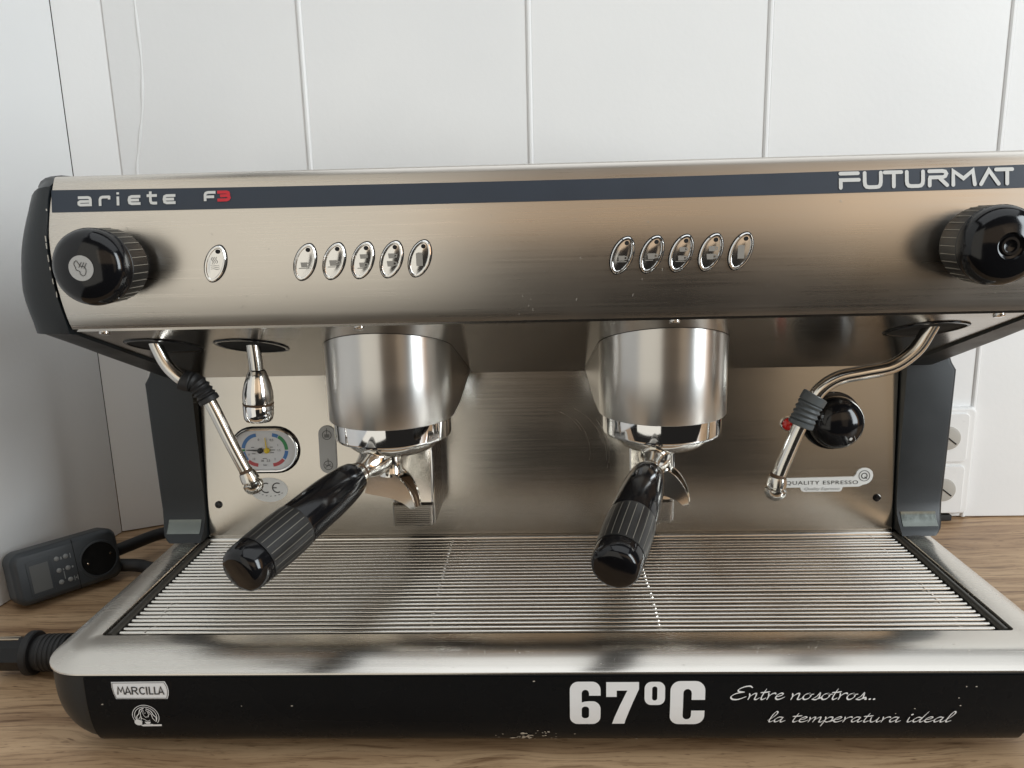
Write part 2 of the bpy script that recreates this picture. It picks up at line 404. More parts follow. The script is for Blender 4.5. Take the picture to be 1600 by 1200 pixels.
# front panel (curved sheet with folded top and bottom lips)
zs = [Z0 + (Z1 - Z0) * i / 24 for i in range(25)]
prof = [(0.020, Z0 + 0.0006), (pan_y(Z0) + 0.003, Z0 - 0.0002), (pan_y(Z0) + 0.0008, Z0 - 0.0002)] + [(pan_y(z), z) for z in zs[1:-1]] + \
       [(pan_y(Z1) - 0.0002, Z1 - 0.0012), (pan_y(Z1) + 0.0006, Z1 - 0.0002), (pan_y(Z1) + 0.0022, Z1 + 0.0003), (0.06, Z1 + 0.002), (0.345, Z1 - 0.004)]
rows = []
for y, z in prof:
    w = pan_w(min(max(z, Z0), Z1)); rows.append([(x, y, z) for x in [-w + 2 * w * k / 16 for k in range(17)]])
front = MB().grid(rows).out('front_panel', 'steel', mach)
psurf = lambda s, t, e: (s, pan_y(t) - e, t)
# vinyl stripe on the panel
def stripe_zb(x): return 0.3842 + 0.0016 * (x / 0.32) ** 2 * 0.5
def stripe_zt(x): return 0.3972 + 0.0020 * (x / 0.32) ** 2
rows = [[psurf(x, stripe_zb(x) + (stripe_zt(x) - stripe_zb(x)) * k / 6, 0.0003) for x in [-0.3165 + 0.633 * j / 40 for j in range(41)]] for k in range(7)]
MB().grid(rows).out('stripe', 'stripe', front, fix=False)
# maker's lettering, right
pr = Print(psurf, 0.0007); k = 0.0000990; ox, oz = 0.1849, 0.38645
def fm(x0, pts): return [(ox + (x0 + p[0] - 415) * k, oz + p[1] * k * 1.06) for p in pts]
sw = 23 * k
U = [(12, 94), (12, 42), (15, 24), (24, 14), (40, 11), (84, 11), (100, 14), (109, 24), (112, 42), (112, 94)]
for x0, strokes in ((418, [[(10, 94), (118, 94)], [(12, 12), (12, 56), (124, 56)]]), (566, [U]), (690, [[(12, 94), (114, 94)], [(68, 88), (68, 12)]]),
                    (826, [U]), (966, [[(10, 94), (92, 94), (108, 90), (115, 78), (108, 64), (92, 58), (16, 58), (13, 50), (13, 12)], [(76, 52), (120, 12)]]),
                    (1110, [[(14, 12), (14, 92), (76, 48), (134, 92), (146, 12)]]), (1280, [[(14, 12), (62, 92), (122, 12)]]), (1376, [[(10, 94), (108, 94)], [(78, 88), (78, 12)]])):
    for st in strokes: pr.stroke(fm(x0, st), sw)
pr.out('maker_lettering', 'print_white', front)
# model lettering, left
pr = Print(psurf, 0.0007); k = 0.0001342; ox, oz = -0.2992, 0.38855
def am(pts): return [(ox + (p[0] - 410) * k, oz + (327 - p[1]) * k * 1.08) for p in pts]
for st in ([(413, 290), (462, 290), (471, 293), (474, 300), (474, 328)], [(474, 307), (424, 307), (417, 311), (417, 318), (424, 322), (474, 322)],
           [(521, 328), (521, 300), (525, 293), (534, 290), (569, 290)], [(566, 286), (566, 301)], [(609, 328), (609, 289)], [(609, 280), (609, 271)],
           [(719, 291), (676, 291), (666, 295), (663, 306), (666, 318), (676, 322), (719, 322)], [(664, 306.5), (712, 306.5)],
           [(768, 271), (768, 312), (772, 320), (782, 322), (800, 322)], [(750, 289), (800, 289)],
           [(890, 291), (847, 291), (837, 295), (834, 306), (837, 318), (847, 322), (890, 322)], [(835, 306.5), (883, 306.5)],
           [(1034, 319), (1034, 292), (1038, 285), (1048, 282), (1085, 282)], [(1036, 301), (1078, 301)]):
    pr.stroke(am(st), 13 * k, cap='flat')
pr.out('model_lettering', 'print_white', front)
pr = Print(psurf, 0.0007)
for st in ([(1093, 282), (1136, 282), (1146, 285), (1148, 291), (1144, 297), (1106, 298)], [(1140, 298), (1149, 302), (1151, 307), (1146, 313), (1136, 316), (1093, 316)]):
    pr.stroke(am(st), 14 * k, cap='flat')
pr.out('model_numeral', 'print_red', front)
# scratches and nicks in the sheet
pr = Print(psurf, 0.00012)
for i in range(46):
    x = random.uniform(-0.30, 0.30) if i % 3 else random.uniform(-0.05, 0.08); z = random.uniform(0.312, 0.380)
    a = random.uniform(1.2, 2.1); l = random.uniform(0.0004, 0.0018)
    pr.stroke([(x, z), (x + l * math.cos(a), z + l * math.sin(a))], random.uniform(0.00015, 0.00035))
pr.out('scratches', 'chip', front)['kind'] = 'stuff'

# push buttons
def lens(a, b_, k=40, tilt=22, p=1.12):
    out = []; c, s_ = math.cos(math.radians(-tilt)), math.sin(math.radians(-tilt))
    for i in range(k):
        t = 2 * PI * i / k
        x = b_ * math.copysign(abs(math.cos(t)) ** p, math.cos(t)); z = a * math.sin(t)
        out.append((x * c - z * s_, x * s_ + z * c))
    return out
def cup(pr, x, z, s, saucer=True):
    pr.poly([(x - 0.5 * s, z + 0.4 * s), (x - 0.42 * s, z - 0.35 * s), (x + 0.42 * s, z - 0.35 * s), (x + 0.5 * s, z + 0.4 * s)][::-1])
    pr.stroke([(x + 0.5 * s, z + 0.28 * s), (x + 0.85 * s, z + 0.2 * s), (x + 0.8 * s, z - 0.15 * s), (x + 0.45 * s, z - 0.2 * s)], 0.14 * s)
    if saucer: pr.stroke([(x - 0.8 * s, z - 0.5 * s), (x + 0.7 * s, z - 0.5 * s)], 0.12 * s)
def button(x, z, kind):
    y0 = pan_y(z); tl = 2 * 2.5 * (z - 0.355)
    root = mpart('push_button')
    def ring(a, b_, e): return [(x + q[0], pan_y(z + q[1]) - e, z + q[1]) for q in lens(a, b_)]
    # dark gap round the button
    MB().grid([ring(0.0129, 0.0073, 0.0002), ring(0.0123, 0.0067, 0.0005)], True).out('gap', 'void', root)
    m = MB().grid([ring(0.0124, 0.0068, 0.0003), ring(0.0122, 0.0066, 0.0013), ring(0.0116, 0.0060, 0.0018), ring(0.0107, 0.0052, 0.0017),
                   ring(0.0103, 0.0048, 0.0012), ring(0.0098, 0.0044, 0.00122), ring(0.0075, 0.0031, 0.00145), ring(0.0040, 0.0016, 0.0016), ring(0.0008, 0.0003, 0.00165)], True)
    m.f.append(tuple(range(len(m.v) - 40, len(m.v))))
    m.out('cap', 'button_chrome', root)
    sf = lambda s, t, e: (x + s, pan_y(z + t) - e - 0.0012, z + t)
    Print(sf, 0.0009).disc((0.0028, 0.0078), 0.0014).out('indicator_hole', 'void', root)
    pr = Print(sf, 0.0007)
    if kind == 0:
        for dx in (-0.0012, 0.0002, 0.0016):
            pr.stroke([(dx, 0.0042), (dx - 0.0006, 0.0028), (dx + 0.0004, 0.0014), (dx - 0.0003, 0.0002)], 0.00032, smooth=4)
        for dz in (-0.001, -0.0022, -0.0034):
            pr.stroke([(-0.0026, dz), (-0.0013, dz + 0.0003), (0, dz), (0.0013, dz - 0.0003), (0.0026, dz)], 0.00028, smooth=4)
    elif kind == 1: cup(pr, -0.0005, -0.0018, 0.0042)
    elif kind == 2: cup(pr, -0.0005, -0.0012, 0.0048, False); pr.stroke([(-0.004, -0.0036), (0.0004, -0.0036)], 0.0005)
    elif kind == 3: cup(pr, -0.0002, -0.0030, 0.0040); cup(pr, 0.0004, 0.0024, 0.0038, False)
    elif kind == 4: cup(pr, -0.0006, -0.0028, 0.0046, False); cup(pr, 0.0003, 0.0022, 0.0042, False)
    else: pr.poly([(-0.0022, -0.0046), (0.0020, -0.0046), (0.0020, 0.0036), (-0.0004, 0.0040), (-0.0022, 0.0034)])
    pr.out('icon', 'icon', root)
button(-0.2119, 0.3500, 0)
for i, x in enumerate((-0.1532, -0.1342, -0.1156, -0.0970, -0.0787)): button(x, 0.3497 + 0.00015 * i, i + 1)
for i, x in enumerate((0.0507, 0.0694, 0.0880, 0.1066, 0.1254)): button(x, 0.3493 + 0.00025 * i, i + 1)

# steam knobs
def steam_knob(x, z, label):
    root = mpart('steam_knob'); y0 = pan_y(z)
    m = frame((x, y0, z), (0, -1, 0)) @ Matrix.Diagonal((1.05, 1.05, 1.2, 1))
    R = 0.0222
    MB().lathe([(0.0165, -0.002), (0.0165, 0.004), (0.0195, 0.005)], m).out('collar', 'black_gloss', root)
    seg = 120; prof = [(0.0185, 0.005), (R - 0.0012, 0.0062), (R - 0.0004, 0.008), (R, 0.024), (R - 0.0006, 0.0245)]
    MB().lathe(prof, m, seg).out('grip', 'black_grip', root)
    rib = MB()
    for i in range(30):
        a = 2 * PI * i / 30; t = Matrix.Rotation(a, 4, 'Z')
        rib.box(R - 0.001, R + 0.00012, -0.00016, 0.00016, 0.009, 0.0236, 0, 1, m @ t)
    rib.out('rib_lines', 'line_grey', root, False)
    cp = [(R - 0.0008, 0.0245), (R + 0.0003, 0.0252), (R + 0.0003, 0.0275), (R - 0.0006, 0.0305), (R - 0.0026, 0.0333), (R - 0.0055, 0.0350), (R - 0.010, 0.0362), (0.009, 0.0370), (0.0001, 0.0374)]
    if not label:
        cp = cp[:-2] + [(0.0085, 0.0371), (0.0075, 0.0373), (0.0068, 0.0360), (0.0055, 0.0357), (0.0048, 0.0366), (0.0036, 0.0366), (0.003, 0.0355), (0.0001, 0.0350)]
    MB().lathe(cp, m, 64).out('cap', 'black_gloss', root)
    if label:
        sf = lambda s, t, e: m @ Vector((s, t, 0.0372 + e))
        Print(sf, 0.0003).disc((0, 0), 0.0072, 40).out('steam_label', 'label_grey', root)
        pr = Print(sf, 0.0005); q = 0.0072 / 60
        pr.stroke([(p[0] * q, p[1] * q) for p in ((-25, 5), (-30, 22), (-18, 36), (-8, 22), (0, 10), (14, 8), (24, -6), (20, -26), (8, -36), (-4, -28), (-8, -14), (-22, -8), (-25, 5))], 0.00035, smooth=5)
        for d in (0, 12, 24): pr.stroke([((d - 8) * q, (4 - d * 0.2) * q), ((d + 6) * q, (28 - d * 0.2) * q)], 0.00035)
        pr.out('steam_symbol', 'print_dark', root)
steam_knob(-0.2745, 0.3512, True)
steam_knob(0.2670, 0.3515, False)

# sloping underside with wand ports
def und_z(y): return 0.3065 - 0.3713 * y
un = MB().grid([[(x, y, und_z(y)) for x in (-XW, 0, XW)] for y in (0.0015, 0.06, 0.12, 0.197)])
un.grid([[(x, 0.0015, und_z(0.0015)) for x in (-XW, 0, XW)], [(x, 0.0012, 0.3078) for x in (-XW, 0, XW)], [(x, 0.02, 0.3080) for x in (-XW, 0, XW)]])
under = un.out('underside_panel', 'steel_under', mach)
def under_surf(s, t, e):
    n = Vector((0, -0.348, -0.9375)); return Vector((s, t, und_z(t))) + n * e
for sx in (-0.3005, -0.1245, 0.0875, 0.2995):
    MB().lathe([(0.0036, 0), (0.0036, 0.0008), (0.003, 0.0014), (0.0001, 0.0016)], frame(under_surf(sx, 0.006, 0), (0, -0.348, -0.9375)), 20).out('screw', 'chrome', under)
def port(cx, cy, ang):
    root = mpart('wand_port'); c, s_ = math.cos(ang), math.sin(ang)
    def lp(a, b_, e):
        out = []
        for i in range(48):
            t = 2 * PI * i / 48; x = a * math.cos(t); y = b_ * math.copysign(abs(math.sin(t)) ** 1.35, math.sin(t))
            out.append(under_surf(cx + x * c - y * s_, cy + x * s_ + y * c, e))
        return out
    MB().grid([lp(0.0278, 0.0215, 0.0001), lp(0.0275, 0.0212, 0.0009), lp(0.0256, 0.0192, 0.0010), lp(0.0248, 0.0184, 0.0006)], True).out('rim', 'black_gloss', root)
    m = MB().grid([lp(0.0248, 0.0184, 0.0006), lp(0.0242, 0.0178, 0.0003)], True); m.cap(lp(0.0242, 0.0178, 0.0003)); m.out('opening', 'void', root)
port(-0.2815, 0.0500, 0.62); port(-0.2180, 0.0560, 0.62); port(0.2710, 0.0430, -0.50)

# side covers (rounded black wings)
def wing(sgn):
    base = []
    base += [(pan_y(Z0) + 0.001, Z0 - 0.0035)]
    for i in range(13): z = Z0 + 0.004 + (Z1 - Z0 - 0.010) * i / 12; base.append((pan_y(z) - 0.0014, z))
    base += [(0.0015, Z1 - 0.0012), (0.0055, Z1 + 0.0012), (0.012, Z1 + 0.002), (0.10, Z1 + 0.002), (0.345, Z1 - 0.002), (0.345, 0.236), (0.20, 0.2335), (0.185, 0.2350)]
    base += [(0.185 - 0.178 * i / 8, 0.2350 + 0.0672 * i / 8) for i in range(1, 9)] + [(0.0035, Z0 - 0.0048)]
    rows = []
    for a in [0, 0.12, 0.3, 0.5, 0.7, 0.9, 1.1, 1.3, 1.45, 1.5708]:
        dx = 0.0275 * math.sin(a); ins = 0.030 * (1 - math.cos(a)); row = []
        for y, z in base:
            w = XW + 0.0006 if not (Z0 <= z <= Z1) or y > 0.02 else pan_w(z) + 0.0012
            fy = max(0.0, min(1.0, (0.20 - y) / 0.19)) ** 1.0
            # front pulls back, top comes down, bottom comes up
            yy = y + ins * fy * (0.55 + 0.6 * max(-0.45, min(1, (z - 0.355) / 0.05)))
            tz = (z - 0.35) / 0.055
            zz = z - (ins * 0.75 * max(0, tz) if z > 0.35 else -ins * 0.02 * max(0, -tz) * (1 if y < 0.06 else 0.3))
            row.append((sgn * (w + dx), yy, zz))
        rows.append(row)
    root = MB().loft(rows).out('side_cover', 'charcoal', mach)
    # bare metal showing along the worn edge
    ch = MB()
    for i in range(10):
        z = random.uniform(0.320, 0.400); l = random.uniform(0.0006, 0.004)
        ch.box(sgn * (pan_w(z) + 0.0010), sgn * (pan_w(z) + 0.0015), pan_y(z) - 0.0017, pan_y(z) - 0.0012, z, z + l)
    ch.out('worn_edge', 'chip', root, False)
wing(-1); wing(1)

# backsplash
YB = 0.178
bs = MB().box(-0.3235, 0.3235, YB, YB + 0.004, 0.0765, 0.2480, 0.0008).out('backsplash', 'steel_back', mach)
MB().box(-0.345, 0.345, YB + 0.024, 0.340, 0.025, 0.400, 0.003).out('rear_body', 'charcoal', mach)
bsurf = lambda s, t, e: (s, YB - e, t)
pr = Print(bsurf, 0.00015)
for c0, r0 in (((0.005, 0.155), 0.052), ((0.004, 0.157), 0.056), ((-0.002, 0.16), 0.043)):
    for j in range(3):
        a0 = random.uniform(-0.9, 0.6); rr = r0 + random.uniform(-0.002, 0.002)
        pr.stroke([(c0[0] + rr * math.cos(a0 + i * 0.09), c0[1] + rr * math.sin(a0 + i * 0.09)) for i in range(8)], 0.00014)
pr.out('wipe_scratches', 'steel', bs)['kind'] = 'stuff'
for x, z in ((-0.3125, 0.1135), (0.3082, 0.1127)):
    MB().lathe([(0.0036, -0.001), (0.0036, 0.0006), (0.0028, 0.0018), (0.0001, 0.0022)], frame((x, YB, z), (0, -1, 0)), 24).out('screw_plug', 'black_gloss', bs)

# columns either side of the backsplash
def column(sgn):
    xi, xo = 0.3245, 0.3690
    sec = []
    for z, o, yf in ((0.2440, xo - 0.006, 0), (0.2400, xo - 0.0045, 0), (0.2330, xo, 0), (0.18, xo - 0.0005, 0), (0.125, xo - 0.0015, 0), (0.110, xo - 0.0022, 0.0006),
                     (0.100, xo - 0.003, 0.003), (0.093, xo - 0.0045, 0.0075), (0.0880, xo - 0.0070, 0.0125), (0.0853, xo - 0.0100, 0.0155), (0.0830, xo - 0.0125, 0.0170)):
        y = YB - 0.001 - yf; r = 0.004
        loop = [(xi, y), (o - r, y)] + [(o - r + r * math.sin(t), y + r - r * math.cos(t)) for t in (0.5, 1.0, 1.57)] + [(o, 0.30), (xi, 0.30)]
        sec.append([(sgn * p[0], p[1], z) for p in loop])
    root = MB().loft(sec).out('column', 'charcoal', mach)
    def cy(z):
        pts = [(0.125, 0), (0.110, 0.0006), (0.100, 0.003), (0.093, 0.0075), (0.0880, 0.0125), (0.0853, 0.0155)]
        for (za, a), (zb, b_) in zip(pts, pts[1:]):
            if zb <= z <= za: return YB - 0.001 - (a + (b_ - a) * (za - z) / (za - zb))
        return YB - 0.001
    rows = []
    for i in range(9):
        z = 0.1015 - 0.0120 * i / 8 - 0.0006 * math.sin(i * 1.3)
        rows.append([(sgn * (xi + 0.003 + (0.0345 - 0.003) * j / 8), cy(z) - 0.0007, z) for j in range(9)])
    w = MB().grid(rows).out('worn_patch', 'worn', root); w['label'] = 'pale scuffed patch at the foot of the black column'  # reflection band laid on the foot as a pale sheet
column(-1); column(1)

# brew groups
def group(cx):
    root = mpart('group_head'); cy, R = 0.073, 0.0485
    plan = [(cx + R + 0.0040, 0.1870), (cx + R + 0.0012, 0.105)] + [(cx + R * math.cos(t), cy - R * math.sin(t)) for t in [PI * i / 40 for i in range(41)]] + [(cx - R - 0.0012, 0.105), (cx - R - 0.0040, 0.1870)]
    def zb(y): return 0.2265 + max(0, y - 0.098) * 0.150
    rows = [[(x, y, und_z(y) + 0.004) for x, y in plan], [(x, y, (und_z(y) + zb(y)) / 2) for x, y in plan], [(x, y, zb(y) + 0.0006) for x, y in plan],
            [(cx + (x - cx) * 0.992, cy + (y - cy) * (0.992 if y < 0.1 else 1), zb(y)) for x, y in plan], [(cx + (x - cx) * 0.93, cy + (y - cy) * (0.93 if y < 0.1 else 1), zb(y) + 0.0004) for x, y in plan]]
    MB().grid(rows).out('cover', 'steel_cover', root)
    MB().lathe([(0.040, 0.2275), (0.0453, 0.2272), (0.0453, 0.2132), (0.0451, 0.2118), (0.0444, 0.2108), (0.0428, 0.2104), (0.02, 0.2104)], Matrix.Translation((cx, cy, 0)), 72).out('locking_ring', 'chrome', root)
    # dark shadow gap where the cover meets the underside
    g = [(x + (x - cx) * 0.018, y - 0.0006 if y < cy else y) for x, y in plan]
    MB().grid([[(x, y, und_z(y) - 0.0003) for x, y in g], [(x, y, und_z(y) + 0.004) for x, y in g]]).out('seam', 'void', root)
    # drain bracket on the backsplash behind the group
    bx = cx - 0.0175 + (0.002 if cx < 0 else 0.0015)
    br = mpart('bracket')
    sec = []
    for z, yf in ((0.1115, 0.1280), (0.1125, 0.1268), (0.1310, 0.1262), (0.1325, 0.1300), (0.1650, 0.1400), (0.2100, 0.1480)):
        sec.append([(bx, 0.1860, z), (bx, yf + 0.0012, z), (bx + 0.0012, yf, z), (bx + 0.0338, yf, z), (bx + 0.035, yf + 0.0012, z), (bx + 0.035, 0.1860, z)])
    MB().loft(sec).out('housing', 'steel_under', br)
    MB().box(bx + 0.0351, bx + 0.0371, 0.1305, 0.1860, 0.1125, 0.2105, 0.0006).out('side_plate', 'chrome', br)
    MB().lathe([(0.0045, 0.003), (0.0045, 0.0), (0.0040, -0.0012), (0.0015, -0.0014), (0.0001, -0.0014)], Matrix.Translation((bx + 0.0225, 0.1345, 0.1105)), 6).out('nut', 'chrome', br)
    sl = MB()
    for i in range(9): sl.box(bx + 0.003, bx + 0.032, 0.1260, 0.1266, 0.1145 + i * 0.0018, 0.1150 + i * 0.0018)
    sl.out('fine_ribs', 'steel_under', br, False)
group(-0.1185); group(0.0905)

# steam wands and hot water outlet
def wand(path, r, sleeve, smat, srad, tip_len, ribs):
    root = mpart('steam_wand'); P = catmull(path, 7)
    L = [0.0]
    for a, b_ in zip(P, P[1:]): L.append(L[-1] + (b_ - a).length)
    end = L[-1]; tp = [p for p, l in zip(P, L) if l < end - tip_len + 0.002]
    MB().tube(tp, r, 24).out('tube', 'tube', root)
    sp = [p for p, l in zip(P, L) if sleeve[0] * end <= l <= sleeve[1] * end]
    # resample the sleeve for its rings
    Q = []; nS = 44
    sL = [0.0]
    for a, b_ in zip(sp, sp[1:]): sL.append(sL[-1] + (b_ - a).length)
    for i in range(nS + 1):
        d = sL[-1] * i / nS
        for j in range(len(sp) - 1):
            if sL[j + 1] >= d: Q.append(sp[j].lerp(sp[j + 1], (d - sL[j]) / max(1e-9, sL[j + 1] - sL[j]))); break
    rad = []
    for i in range(len(Q)):
        kf = i / (len(Q) - 1); rr = srad
        if 0.25 < kf < 0.86 and ribs: rr = srad - 0.0009 * (0.5 + 0.5 * math.cos((kf - 0.25) / 0.61 * ribs * 2 * PI)) * 1.4
        if kf in (0.0, 1.0): rr = srad - 0.0012
        rad.append(rr)
    MB().tube(Q, rad, 28).out('sleeve', smat, root)
    d = (P[-1] - P[-6]).normalized(); o = P[-1] - d * tip_len
    MB().lathe([(r + 0.0003, 0.0), (r + 0.0012, 0.0006), (r + 0.0020, 0.0042), (r + 0.0022, 0.0075), (r + 0.0013, 0.0082), (r + 0.0013, 0.0088), (r + 0.0028, 0.0100), (r + 0.0028, 0.0128), (r + 0.0015, 0.0160), (r - 0.001, 0.0180), (0.0001, 0.0188)],
               frame(o, d), 32).out('nozzle', 'tube', root)
    MB().lathe([(r + 0.0001, -0.0018), (r + 0.0004, -0.0010), (r + 0.0004, 0.0002)], frame(o, d), 24, False).out('milk_residue', 'brown', root)
wand([(-0.2885, .046, 0.304), (-0.2869, .045, 0.2946), (-0.2842, .045, 0.285), (-0.2788, .045, 0.2733), (-0.2690, .045, 0.2630), (-0.2592, .045, 0.2600), (-0.2524, .045, 0.2505),
      (-0.2472, .045, 0.2396), (-0.2368, .045, 0.2125), (-0.2265, .045, 0.1879), (-0.2205, .045, 0.1735)], 0.0047, (0.30, 0.50), 'black_rubber', 0.0077, 0.0185, 5)
wand([(0.2795, .041, 0.306), (0.2753, .04, 0.2971), (0.2715, .04, 0.289), (0.2637, .04, 0.2758), (0.2489, .04, 0.2646), (0.229, .04, 0.2603), (0.212, .04, 0.2568), (0.2002, .04, 0.2495),
      (0.1931, .04, 0.2392), (0.1857, .04, 0.2216), (0.1784, .04, 0.2023), (0.1719, .04, 0.1827), (0.1693, .04, 0.1660)], 0.0052, (0.565, 0.705), 'grey_rubber', 0.0092, 0.0175, 4)
hw = mpart('hot_water_outlet')
MB().tube(catmull([(-0.2186, .055, 0.302), (-0.2181, .057, 0.2905), (-0.2173, .057, 0.2783), (-0.2168, .057, 0.262)], 5), 0.0052, 24).out('tube', 'tube', hw)
m = frame((-0.2166, 0.057, 0.2665), (-0.055, 0, -1))
MB().lathe([(0.0052, -0.001), (0.0062, 0.0), (0.0078, 0.004), (0.0098, 0.010), (0.0111, 0.016), (0.0115, 0.021), (0.0112, 0.0245)], m, 40).out('bell', 'chrome_worn', hw)
MB().lathe([(0.0112, 0.0247), (0.0116, 0.0250), (0.0114, 0.0262), (0.0112, 0.0264)], m, 40, False).out('limescale_ring', 'brown', hw)
MB().lathe([(0.0112, 0.0264), (0.0115, 0.0270), (0.0112, 0.0345), (0.0106, 0.0375), (0.0095, 0.0390), (0.006, 0.0388), (0.0001, 0.0385)], m, 24).out('aerator', 'chrome', hw)
MB().lathe([(0.0055, 0.0), (0.0058, 0.0006), (0.0054, 0.0012)], frame((-0.2166, 0.057, 0.2672), (-0.055, 0, -1)), 24, False).out('residue', 'brown', hw)

# pressure gauge
gx, gz = -0.2640, 0.1664
ga = mpart('pressure_gauge')
def stad(hw_, r, k=14):
    out = []
    for c0, a0 in ((hw_, -90), (-hw_, 90)):
        for i in range(k + 1):
            t = math.radians(a0 + 180 * i / k); out.append((c0 + r * math.cos(t), r * math.sin(t)))
    return out
def srow(r, e, hw_=0.0110): return [(gx + p[0], YB - e, gz + p[1]) for p in stad(hw_, r)]
MB().grid([srow(0.0228, 0.0002), srow(0.0226, 0.0010), srow(0.0216, 0.0015), srow(0.0212, 0.0009)], True).out('surround', 'black_gloss', ga)
MB().grid([srow(0.0213, 0.0008), srow(0.0210, 0.0030), srow(0.0203, 0.0042), srow(0.0192, 0.0040), srow(0.0186, 0.0025), srow(0.0184, 0.0006)], True).out('bezel', 'chrome', ga)
MB().cap(srow(0.0186, 0.0008)[::-1]).out('dial', 'dial', ga, False, False)
gs = lambda s, t, e: (gx + s, YB - 0.0008 - e, gz + t)
def arc(pr, c, r, a0, a1, w):
    n = max(3, int(abs(a1 - a0) / 6)); pr.stroke([(c + r * math.cos(math.radians(a0 + (a1 - a0) * i / n)), r * math.sin(math.radians(a0 + (a1 - a0) * i / n))) for i in range(n + 1)], w, cap='flat')
for nm, mt, arcs in (('blue_scale', 'd_blue', ((-1, 96, 172), (-1, 186, 222), (1, 84, 62), (1, -4, -36))), ('green_scale', 'd_green', ((1, 60, 0), (-1, 176, 184))), ('red_scale', 'd_red', ((-1, 226, 266), (1, -40, -86)))):
    for sd, a0, a1 in arcs:
        pr = Print(gs, 0.0003); arc(pr, sd * 0.0062, 0.0145, a0, a1, 0.0033); pr.out(nm, mt, ga)
pr = Print(gs, 0.0006)
for tx, x, z, sz in (('0', -0.0062, 0.0090, 0.003), ('0,5', 0.0052, 0.0085, 0.003), ('1', 0.0120, 0.0035, 0.003), ('1,5', 0.0118, -0.0012, 0.0027), ('2', 0.0085, -0.0098, 0.003), ('2,5', 0.0010, -0.0112, 0.003),
                     ('16', -0.0045, -0.0112, 0.003), ('12', -0.0125, -0.0095, 0.003), ('8', -0.0160, -0.0050, 0.0026), ('bar', -0.0022, -0.0152, 0.0028)):
    pr.text(tx, x, z, sz)
for x, z, w in ((-0.0128, 0.0028, 0.0028), (-0.0125, -0.0034, 0.0034), (0.0050, 0.0028, 0.003), (0.0050, 0.0, 0.0048), (0.0050, -0.0026, 0.0038), (-0.0025, -0.0082, 0.004)):
    pr.stroke([(x, z), (x + w, z)], 0.0005, cap='flat')
pr.out('numerals', 'print_dark', ga)
ns = lambda s, t, e: (gx + s, YB - 0.0026 - e, gz + t)
def needle(px, mt, ang, ln, name):
    a = math.radians(ang); d = Vector((math.cos(a), math.sin(a))); q = Vector((-d.y, d.x)); p0 = Vector((px, -0.0005))
    c0 = [p0 + q * 0.0007, p0 - q * 0.0007, p0 + d * ln - q * 0.0003, p0 + d * ln + q * 0.0003]
    mb = MB(); mb.loft([[(gx + c.x, YB - e, gz + c.y) for c in c0] for e in (0.0022, 0.0028)])
    mb.lathe([(0.0026, 0.0012), (0.0026, 0.0030), (0.0018, 0.0036), (0.0001, 0.0038)], frame((gx + px, YB, gz - 0.0005), (0, -1, 0)), 24)
    mb.out(name, mt, ga)
needle(-0.0042, 'needle', 176, 0.0130, 'black_needle'); needle(0.0022, 'd_yellow', 95, 0.0125, 'yellow_needle')

# icon plate
def plate_rows(cx, cz, hw_, hh, r):
    o = [(p[0], p[1]) for p in rrect(hw_, -hh, hh, r, 6)]
    mb = MB()
    rows = [[(cx + p[0] * s, YB - e, cz + p[1] * s2) for p in o] for s, s2, e in ((1, 1, 0.0), (1, 1, 0.0010), (0.93, 0.975, 0.0016))]
    mb.grid(rows, True); mb.f.append(tuple(range(len(mb.v) - len(o), len(mb.v)))); return mb
ip = plate_rows(-0.2040, 0.1660, 0.0082, 0.0230, 0.0080).out('icon_plate', 'label_grey', bs, wn=True)
ps = lambda s, t, e: (-0.2040 + s, YB - 0.0016 - e, 0.1660 + t)
pr = Print(ps, 0.0003)
for cz in (0.0140, -0.0150):
    pr.stroke([(0.0042 * math.cos(2 * PI * i / 28), cz + 0.0042 * math.sin(2 * PI * i / 28)) for i in range(28)], 0.0005, closed=True)
    pr.stroke([(0, cz + 0.0008), (0, cz + 0.0064)], 0.0005)
for i in range(4): pr.stroke([(-0.0024, 0.0120 + i * 0.0008), (0.0024, 0.0120 + i * 0.0008)], 0.00045, cap='flat')
pr.stroke([(-0.003, -0.0142), (-0.001, -0.0152), (0.0006, -0.0148), (0.003, -0.0166)], 0.0005, smooth=4); pr.stroke([(-0.0026, -0.0170), (0.0022, -0.0138)], 0.0005)
pr.out('plate_symbols', 'print_dark', bs)
# oval conformity sticker
Print(bsurf, 0.0003).disc((-0.2625, 0.1275), 0.0178, 48, 0.0118).out('oval_sticker', 'silver_label', bs)
pr = Print(bsurf, 0.0006)
for cx0 in (-0.2655, -0.2545):
    pr.stroke([(cx0 + 0.0046 * math.cos(math.radians(a)), 0.1295 + 0.0046 * math.sin(math.radians(a))) for a in range(60, 301, 12)], 0.0010, cap='flat')
pr.stroke([(-0.2586, 0.1295), (-0.2552, 0.1295)], 0.0010, cap='flat')
for i in range(7):
    a = math.radians(215 + i * 18); pr.stroke([(-0.2615 + 0.0135 * math.cos(a), 0.1285 + 0.0072 * math.sin(a)), (-0.2603 + 0.0135 * math.cos(a), 0.1287 + 0.0072 * math.sin(a))], 0.0005)
pr.out('sticker_print', 'print_dark', bs)
